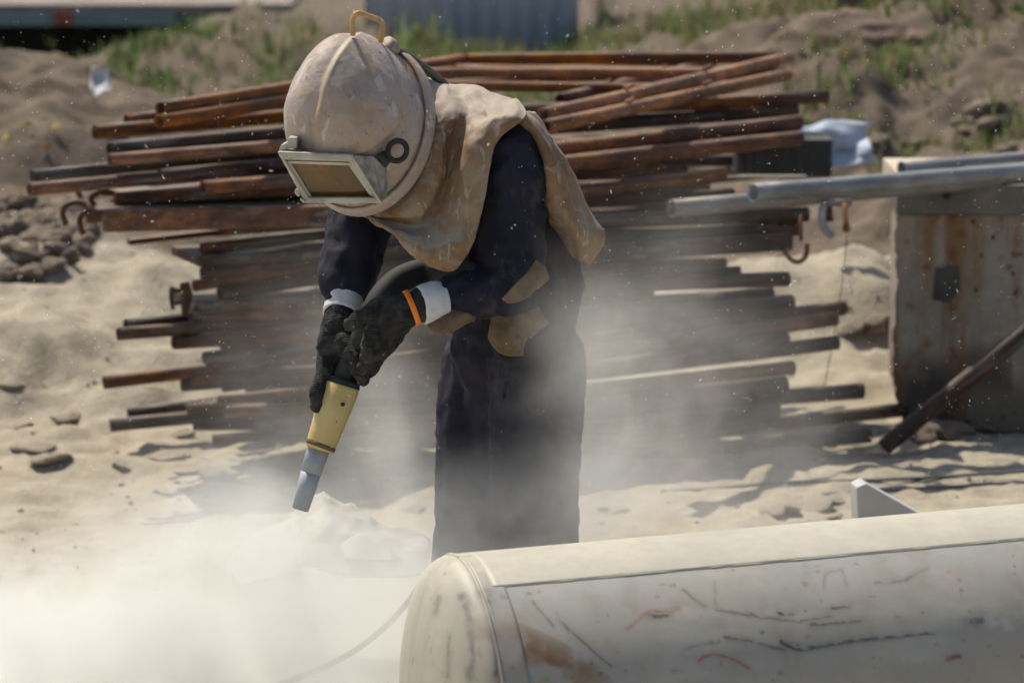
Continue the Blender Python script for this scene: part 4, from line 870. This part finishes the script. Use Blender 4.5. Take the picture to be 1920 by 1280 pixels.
    # visor box
    vy = min(hy(640, 300), hy(560, 290), hy(690, 330), hy(625, 330), hy(700, 300))-0.012; print('VISOR', vy, hy(745, 283), hy(620, 333), hy(690, 60), hy(660, 60)); OY = (vy-0.012, vy-0.012, vy+0.03, vy+0.03)
    O = [(519, 284), (660, 290), (716, 381), (572, 381)]; I = [(534, 299), (655, 303), (702, 370), (578, 370)]
    Bk = [(548, 276), (672, 282), (722, 370), (592, 366)]
    o3 = [P(x, y, Y) for (x, y), Y in zip(O, OY)]; i3 = [P(x, y, Y+.001) for (x, y), Y in zip(I, OY)]; j3 = [P(x+2, y+1, Y+.024) for (x, y), Y in zip(I, OY)]; b3 = [P(x, y, Y+.13) for (x, y), Y in zip(Bk, OY)]
    v = o3+i3+j3+b3; f = []
    for k in range(4):
        q = (k+1) % 4; f += [(k, q, 4+q, 4+k), (4+k, 4+q, 8+q, 8+k), (q, k, 12+k, 12+q)]
    o = hpart(link('visor_frame', mesh('visor_frame', v, f), MT['steel_dirty'])); bevel(o, 0.0035, 2)
    def inset(q, s): c = sum(q, Vector())/4; return [c+(x-c)*s for x in q]
    l0 = [P(x+3, y+2, Y+.016) for (x, y), Y in zip(I, OY)]; l0 = inset(l0, 1.03); l1 = inset(l0, 0.87)
    o = hpart(link('inner_gasket', mesh('inner_gasket', l0+l1, [(k, (k+1) % 4, 4+(k+1) % 4, 4+k) for k in range(4)]), MT['steel_dirty'], smooth=False)); s = o.modifiers.new('t', 'SOLIDIFY'); s.thickness = 0.004
    l2 = [x+Vector((0, 0.004, 0)) for x in inset(l0, 0.90)]; o = hpart(link('lens', mesh('lens', l2, [(0, 1, 2, 3)]), MT['lens'], smooth=False)); s = o.modifiers.new('t', 'SOLIDIFY'); s.thickness = 0.003
    # dim inside of the helmet behind the lens
    l3 = [x+Vector((0, 0.042, 0)) for x in inset(l0, 1.04)]; hpart(link('inner_liner', mesh('inner_liner', l3, [(0, 1, 2, 3)]), MT['yellow'], smooth=False))
    cc = (o3[1]+o3[2])/2
    fc = fused('face', [(P(648, 312, vy+.034), M(32), P(664, 338, vy+.052), M(27), (1, 0.2, 1))], 0.005, MT['skin'], 3); hpart(fc)
    # side bracket, ring and little clips
    tri = [(662, 291), (700, 293), (722, 312), (721, 372), (712, 380)]; Yt = (vy-0.004, vy+0.03, vy+.05, vy+.06, vy+.038)
    v = [P(x, y, Y) for (x, y), Y in zip(tri, Yt)]; v += [x+Vector((0.004, 0.06, 0.0)) for x in v]
    o = hpart(link('side_bracket', mesh('side_bracket', v, [(0, 1, 2, 3, 4), (9, 8, 7, 6, 5)]+[(i, 5+i, 5+(i+1) % 5, (i+1) % 5) for i in range(5)]), MT['bracket'], smooth=False)); bevel(o, 0.003)
    ry = min(hy(745, 283), hy(725, 290), hy(745, 265))-0.008; rc = P(745, 283, ry); e1 = Vector((0.93, 0.36, 0)).normalized(); e2 = Vector((0.05, 0.1, 1)).normalized(); rr_ = M(18.5, 7.7)
    v, f = sweep([rc+e1*(rr_*math.cos(x))+e2*(rr_*math.sin(x)) for x in np.linspace(0, 2*math.pi, 49)], M(5.4, 7.7), 10, cap=False); hpart(link('hinge_ring', mesh('hinge_ring', v, f), MT['rubber']))
    v = [P(x, y, min(ry, vy+.05)-.002 if x > 710 else vy+.02) for x, y in ((705, 290), (722, 282), (736, 300), (722, 316))]; v += [x+Vector((0, 0.014, 0)) for x in v]
    o = hpart(link('hinge_arm', mesh('hinge_arm', v, [(0, 3, 2, 1), (4, 5, 6, 7)]+[(i, (i+1) % 4, 4+(i+1) % 4, 4+i) for i in range(4)]), MT['rubber'], smooth=False)); bevel(o, 0.004)
    for pts in (((540, 258), (557, 258), (556, 278), (538, 280)), ((527, 272), (536, 268), (538, 280), (522, 286)), ((553, 355), (563, 366), (560, 370), (552, 362)), ((563, 371), (573, 377), (570, 382), (562, 375))):
        v = [P(x, y, vy+.012) for x, y in pts]; v += [x+Vector((0.003, 0.05, 0)) for x in v]
        o = hpart(link('clip', mesh('clip', v, [(0, 3, 2, 1), (4, 5, 6, 7)]+[(i, (i+1) % 4, 4+(i+1) % 4, 4+i) for i in range(4)]), MT['steel_dirty'], smooth=False)); bevel(o, 0.002)
    # --- leather cape
    outer = [P(690, 408, 7.84), P(770, 465, 7.76), P(842, 508, 7.72), P(886, 452, 7.74), P(908, 360, 7.77), P(930, 265, 7.79), P(985, 211, 7.84), P(905, 172, 8.02), P(815, 150, 8.12)]
    ringe = [P(675, 392, 7.85), P(725, 382, 7.83), P(760, 352, 7.82), P(778, 322, 7.82), P(790, 285, 7.83), P(795, 250, 7.84), P(795, 215, 7.87), P(786, 172, 7.93), P(768, 138, 7.99)]
    rows = []
    for t_, dep in ((0, 0), (0.12, -0.015), (0.3, -0.01), (0.45, 0.022), (0.65, -0.015), (0.85, -0.02), (1.0, 0.0)):
        rows.append([a_.lerp(b_, t_)+Vector((0, dep*(1.0 if 0 < i < 7 else 0.3), 0.0)) for i, (a_, b_) in enumerate(zip(ringe, outer))])
    cloth('cape', rows, MT['cape'], who, 14, 0.004, 0.011, 13, 3, (1.2, 1, 0.75), 0.003)
    back = [[P(930, 225, 7.90), P(985, 211, 7.86), P(1000, 214, 7.96), P(985, 235, 8.10)],
            [P(992, 255, 7.86), P(1016, 255, 7.83), P(1036, 272, 7.95), P(1020, 285, 8.12)],
            [P(1018, 330, 7.84), P(1045, 325, 7.82), P(1074, 332, 7.95), P(1062, 340, 8.12)],
            [P(1020, 385, 7.86), P(1066, 395, 7.83), P(1104, 400, 7.94), P(1096, 410, 8.08)],
            [P(1048, 440, 7.89), P(1090, 450, 7.85), P(1127, 445, 7.93), P(1120, 450, 8.02)],
            [P(1072, 482, 7.91), P(1090, 490, 7.90), P(1106, 497, 7.93), P(1112, 492, 7.98)]]
    cloth('back_flap', back, MT['cape'], who, 12, 0.004, 0.008, 12, 6, (1.4, 1, 0.5))
    # --- leather scraps at the waist
    pouch = fused('waist_pouch', [(P(950, 590, 7.80), m(30), P(985, 590, 7.81), m(34), (1, .55, 1)), (P(960, 610, 7.80), m(38), P(955, 640, 7.81), m(22), (1, .55, 1)), (P(990, 600, 7.81), m(30), P(965, 645, 7.81), m(16), (1, .5, 1))], 0.006, MT['leather'], 3, who); wrinkle(pouch, 0.022, 24, 3, (1.3, 1, .6))
    cloth('apron_strap', [[P(1004, 488, 7.76), P(1022, 500, 7.77), P(1028, 522, 7.785)], [P(992, 508, 7.745), P(1008, 522, 7.75), P(1014, 540, 7.77)], [P(968, 530, 7.742), P(986, 545, 7.742), P(994, 552, 7.76)], [P(940, 560, 7.745), P(952, 569, 7.745), P(962, 566, 7.76)]], MT['leather'], who, 7, 0.004, 0.007, 20, 2)
    cloth('sleeve_flap', [[P(800, 596, 7.75), P(830, 580, 7.74), P(868, 575, 7.75), P(892, 584, 7.77)], [P(804, 612, 7.735), P(835, 606, 7.715), P(872, 590, 7.73), P(892, 594, 7.76)], [P(812, 622, 7.75), P(842, 626, 7.735), P(878, 606, 7.745), P(890, 603, 7.77)]], MT['leather'], who, 7, 0.004, 0.003, 14, 8)
    # --- cuffs, band, gloves
    def cuff(path, rad, seed):
        path = catmull(path, 5); rad = list(np.interp(np.linspace(0, 1, len(path)), np.linspace(0, 1, len(rad)), rad)); v, f = sweep(path, rad, 40, 0.003); o = wmesh('white_cuff', v, f, MT['white'], who); wrinkle(o, 0.0022, 34, seed)
    cuff([P(830, 564, 7.766), P(812, 567, 7.757), P(788, 572, 7.747)], [m(36), m(38), m(35)], 2)
    cuff([P(647, 552, 7.905), P(644, 570, 7.892), P(640, 590, 7.872)], [m(35), m(36), m(34)], 5)
    ax = (P(800, 568, 7.75)-P(750, 588, 7.74)).normalized(); bc = P(772, 577, 7.742); e1 = ax.cross(Vector((0, 1, 0))).normalized(); e2 = ax.cross(e1)
    v, f = [], []
    for k in range(48):
        x = 2*math.pi*k/48
        for s_, r_ in ((-0.006, .0375), (-0.006, .0405), (0.006, .0405), (0.006, .0375)): v.append(bc+ax*s_+e1*(r_*math.cos(x))+e2*(r_*math.sin(x)))
    f = [(k*4+i, k*4+(i+1) % 4, ((k+1) % 48)*4+(i+1) % 4, ((k+1) % 48)*4+i) for k in range(48) for i in range(4)]
    wmesh('orange_band', v, f, MT['orange'], who)
    g1 = [  # right glove, gripping the hose end from the far side
        (P(638, 590, 7.87), m(30), P(634, 606, 7.86), m(31)), (P(634, 608, 7.86), m(31), P(626, 650, 7.84), m(34), (1, .75, 1)), (P(640, 625, 7.85), m(24), P(646, 655, 7.83), m(22)),
        (P(614, 668, 7.84), m(22), P(606, 706, 7.81), m(15.5)), (P(606, 706, 7.81), m(15), P(595, 735, 7.79), m(14)), (P(595, 735, 7.79), m(14), P(594, 762, 7.785), m(12)),     # index down the side
        (P(625, 670, 7.85), m(19), P(608, 700, 7.87), m(14)), (P(608, 700, 7.87), m(14), P(622, 722, 7.905), m(12)), (P(622, 722, 7.905), m(12), P(650, 728, 7.91), m(11)),      # middle round the back
        (P(622, 655, 7.87), m(18), P(612, 684, 7.90), m(13.5)), (P(612, 684, 7.90), m(13.5), P(634, 702, 7.925), m(12)), (P(634, 702, 7.925), m(12), P(662, 706, 7.92), m(11)),
        (P(625, 645, 7.89), m(16), P(622, 668, 7.92), m(12)), (P(622, 668, 7.92), m(12), P(645, 684, 7.935), m(11)), (P(645, 684, 7.935), m(11), P(668, 688, 7.92), m(10)),
        (P(644, 640, 7.82), m(19), P(662, 672, 7.79), m(15.5)), (P(662, 672, 7.79), m(15), P(672, 694, 7.785), m(14.5)), (P(672, 694, 7.785), m(14), P(681, 712, 7.79), m(12.5))]   # thumb
    q = fused('glove', g1, 0.0036, MT['knit'], 3, who); wrinkle(q, 0.0035, 45, 3)
    g2 = [  # left glove, hand closed over the hose from above
        (P(788, 572, 7.742), m(30), P(764, 580, 7.74), m(30)), (P(760, 582, 7.74), m(33), P(722, 590, 7.735), m(38), (1, .72, 1)), (P(740, 605, 7.735), m(30), P(716, 615, 7.735), m(30), (1, .7, 1)),
        (P(715, 578, 7.725), m(23), P(690, 588, 7.70), m(18)), (P(690, 588, 7.70), m(18), P(672, 598, 7.695), m(16.5)), (P(672, 598, 7.695), m(16.5), P(657, 608, 7.70), m(13.5)),       # thumb pointing left
        (P(712, 612, 7.72), m(20), P(694, 640, 7.71), m(17)), (P(694, 640, 7.71), m(17), P(690, 668, 7.735), m(15)), (P(690, 668, 7.735), m(15), P(682, 690, 7.765), m(13)),
        (P(728, 618, 7.73), m(20), P(714, 648, 7.73), m(17)), (P(714, 648, 7.73), m(17), P(703, 676, 7.76), m(15)), (P(703, 676, 7.76), m(15), P(692, 698, 7.79), m(13)),
        (P(742, 618, 7.75), m(19), P(732, 642, 7.765), m(15)), (P(732, 642, 7.765), m(15), P(714, 664, 7.80), m(13.5)), (P(714, 664, 7.80), m(13.5), P(694, 676, 7.83), m(12)),
        (P(752, 612, 7.77), m(17), P(744, 632, 7.79), m(13)), (P(744, 632, 7.79), m(13), P(726, 648, 7.82), m(12)), (P(726, 648, 7.82), m(12), P(706, 656, 7.845), m(11))]
    q = fused('glove', g2, 0.0036, MT['knit'], 3, who); wrinkle(q, 0.0035, 45, 9)
worker()

def blast_gun():
    t = thing('blast_nozzle', 'yellow sleeved sandblasting nozzle with grey tip and black hose, held in gloves', 'nozzle', P(620, 780, 7.80))
    v, f = sweep([P(642, 720, 7.815), P(640, 726, 7.814), P(622, 776, 7.80), P(604, 828, 7.79), P(600, 842, 7.788)], [M(31), M(34), M(31.5), M(28), M(26)], 32); wmesh('yellow_sleeve', v, f, MT['yellow'], t)
    for px, py in ((643, 758), (630, 790)): tube('screw', [P(px, py, 7.765), P(px, py, 7.79)], M(4 if py < 770 else 2.4), MT['rubber'], t, 10)
    v, f = sweep([P(603, 831, 7.79), P(600, 839, 7.788)], [M(28.6), M(27.4)], 28); wmesh('sleeve_lip', v, f, MT['leather'], t); v, f = sweep([P(645, 712, 7.818), P(642, 722, 7.815)], [M(31), M(33)], 24); wmesh('hose_collar', v, f, MT['rubber'], t)
    v, f = sweep([P(603, 826, 7.795), P(592, 858, 7.79), P(583, 886, 7.785)], [M(21), M(20.5), M(19.5)], 24); wmesh('nozzle_holder', v, f, MT['nozzle'], t)
    v, f = sweep([P(583, 885, 7.785), P(574, 918, 7.78), P(563, 955, 7.775)], [M(19), M(17.5), M(15.5)], 24, hollow=0.006); wmesh('nozzle_tip', v, f, MT['nozzle'], t)
    tube('hose', [P(639, 728, 7.815), P(655, 690, 7.825), P(678, 645, 7.815), P(697, 600, 7.81), P(715, 560, 7.83), P(752, 524, 7.86), P(810, 506, 7.88), P(870, 510, 7.80), P(960, 560, 7.72), P(1060, 640, 7.74), P(1110, 800, 7.9), P(1120, 1100, 8.1), Vector((0.25, 8.4, 0.03)), Vector((0.9, 9.0, 0.03)), Vector((1.9, 8.6, 0.03))][:8]+[P(900, 540, 7.9), P(960, 620, 8.0)], M(25), MT['rubber'], t, 16, n=7)
blast_gun()
def air_hose():
    pts = [P(830, 1045, 8.35), P(792, 1090, 8.3), P(755, 1140, 8.28), P(710, 1185, 8.25), P(650, 1228, 8.25), P(560, 1270, 8.2), P(430, 1310, 8.2)]
    pts = [Vector((p.x, p.y, max(p.z, 0.02))) for p in pts]
    o = tube('air_hose', pts, M(6), MT['hose_green'], None, 10, n=6); tag(o, 'thin dark air hose curving down through the dust beside the tank', 'hose')
air_hose()

# ------------------------------------------------------------------ airborne grit
def grit():
    v, f = [], []; n = 3000
    for k in range(n):
        Y = random.uniform(6.9, 10.8); p = P(random.uniform(-20, 1940), random.uniform(-10, 900) if random.random() < .92 else random.uniform(880, 1290), Y)
        if p.z < 0.05: continue
        big = random.random() < 0.08; L = M(random.uniform(0.6, 1.3)*(1.8 if big else 1), Y); W = L*random.uniform(0.35, 0.7)
        if random.random() < 0.2: L *= 2.4
        d = Vector((random.gauss(-.2, .7), random.gauss(0, .3), random.gauss(0, 1))).normalized(); a = d.cross(Vector((0.3, 1, 0.2))).normalized(); b = d.cross(a)
        i = len(v); v += [p+d*L, p-d*L, p+a*W, p-a*W, p+b*W, p-b*W]
        f += [(i, i+2, i+4), (i, i+4, i+3), (i, i+3, i+5), (i, i+5, i+2), (i+1, i+4, i+2), (i+1, i+3, i+4), (i+1, i+5, i+3), (i+1, i+2, i+5)]
    o = link('flying_grit', mesh('flying_grit', v, f), MT['grit'], smooth=False); tag(o, 'pale sand grains flying through the air all round the worker', 'grit', kind='stuff')
grit()

# ------------------------------------------------------------------ blasting dust
def dust():
    t = NT('blasting_dust'); t.n.remove(t.b)
    pv = t.node('ShaderNodeVolumePrincipled'); pv.inputs['Color'].default_value = (0.97, 0.953, 0.905, 1); pv.inputs['Anisotropy'].default_value = 0.25
    tc = t.node('ShaderNodeTexCoord'); co = tc.outputs['Object']
    wp = t.node('ShaderNodeTexNoise'); wp.inputs['Scale'].default_value = 1.6; wp.inputs['Detail'].default_value = 3; t.l.new(co, wp.inputs['Vector'])
    sb = t.node('ShaderNodeVectorMath', operation='SUBTRACT'); t.l.new(wp.outputs['Color'], sb.inputs[0]); sb.inputs[1].default_value = (.5, .5, .5)
    sc = t.node('ShaderNodeVectorMath', operation='SCALE'); t.l.new(sb.outputs[0], sc.inputs[0]); sc.inputs['Scale'].default_value = 0.75
    ad = t.node('ShaderNodeVectorMath', operation='ADD'); t.l.new(co, ad.inputs[0]); t.l.new(sc.outputs[0], ad.inputs[1])
    total = None
    for c, r, amp in DUST:
        mp = t.node('ShaderNodeMapping', vector_type='TEXTURE'); t.l.new(ad.outputs[0], mp.inputs['Vector']); mp.inputs['Location'].default_value = c; mp.inputs['Scale'].default_value = r
        g = t.node('ShaderNodeTexGradient', gradient_type='QUADRATIC_SPHERE'); t.l.new(mp.outputs[0], g.inputs['Vector'])
        d = t.math('MULTIPLY', g.outputs['Fac'], amp); total = d if total is None else t.math('ADD', total, d)
    n = t.noise(ad.outputs[0], 3.4, 6, 0.66)
    nf = t.math('MAXIMUM', t.math('MULTIPLY', t.math('SUBTRACT', n, 0.41), 9.5), 0.05)
    t.l.new(t.math('MULTIPLY', total, nf), pv.inputs['Density']); t.l.new(pv.outputs[0], t.out.inputs['Volume'])
    # the jet itself: a slim cone of blasting sand under the nozzle
    j = NT('abrasive_jet'); j.n.remove(j.b); jv = j.node('ShaderNodeVolumePrincipled'); jv.inputs['Color'].default_value = (0.97, 0.96, 0.94, 1); jv.inputs['Density'].default_value = 6.0; j.l.new(jv.outputs[0], j.out.inputs['Volume'])
    v, f = sweep([P(562, 957, 7.775), P(556, 985, 7.77), P(549, 1030, 7.765), P(540, 1085, 7.755)], [M(8), M(13), M(22), M(36)], 20); jo = wmesh('abrasive_jet', v, f, j.m); tag(jo, 'short pale jet of blasting sand shooting from the nozzle tip', 'jet', kind='stuff')
    me = box_mesh('dust_cloud', -2.3, 1.6, 6.75, 11.1, 0.0, 1.35)
    v = get_v(me); v[:, 2] = np.where(v[:, 2] < 0.1, -0.15, v[:, 2]); set_v(me, v)
    o = link('dust_cloud', me, t.m, smooth=False); tag(o, 'pale cloud of blasting dust drifting round the nozzle and legs', 'dust', kind='stuff')
DUST = [  # centre, radii, density: read as ellipsoids of thinning dust
    ((-0.75, 8.0, -0.02), (1.25, 1.15, 0.70), 11.0),
    ((-1.5, 8.0, -0.05), (1.2, 1.15, 0.68), 8.0),
    ((-0.42, 9.3, 0.42), (0.50, 0.9, 0.72), 0.75),
    ((0.34, 9.3, 0.60), (0.80, 1.0, 0.66), 0.46),
    ((0.40, 9.5, 0.28), (0.80, 1.0, 0.46), 0.50),
    ((0.17, 7.55, 0.92), (0.28, 0.45, 0.40), 3.0),
    ((0.05, 7.40, 0.34), (0.60, 0.55, 0.60), 6.0),
]
dust()
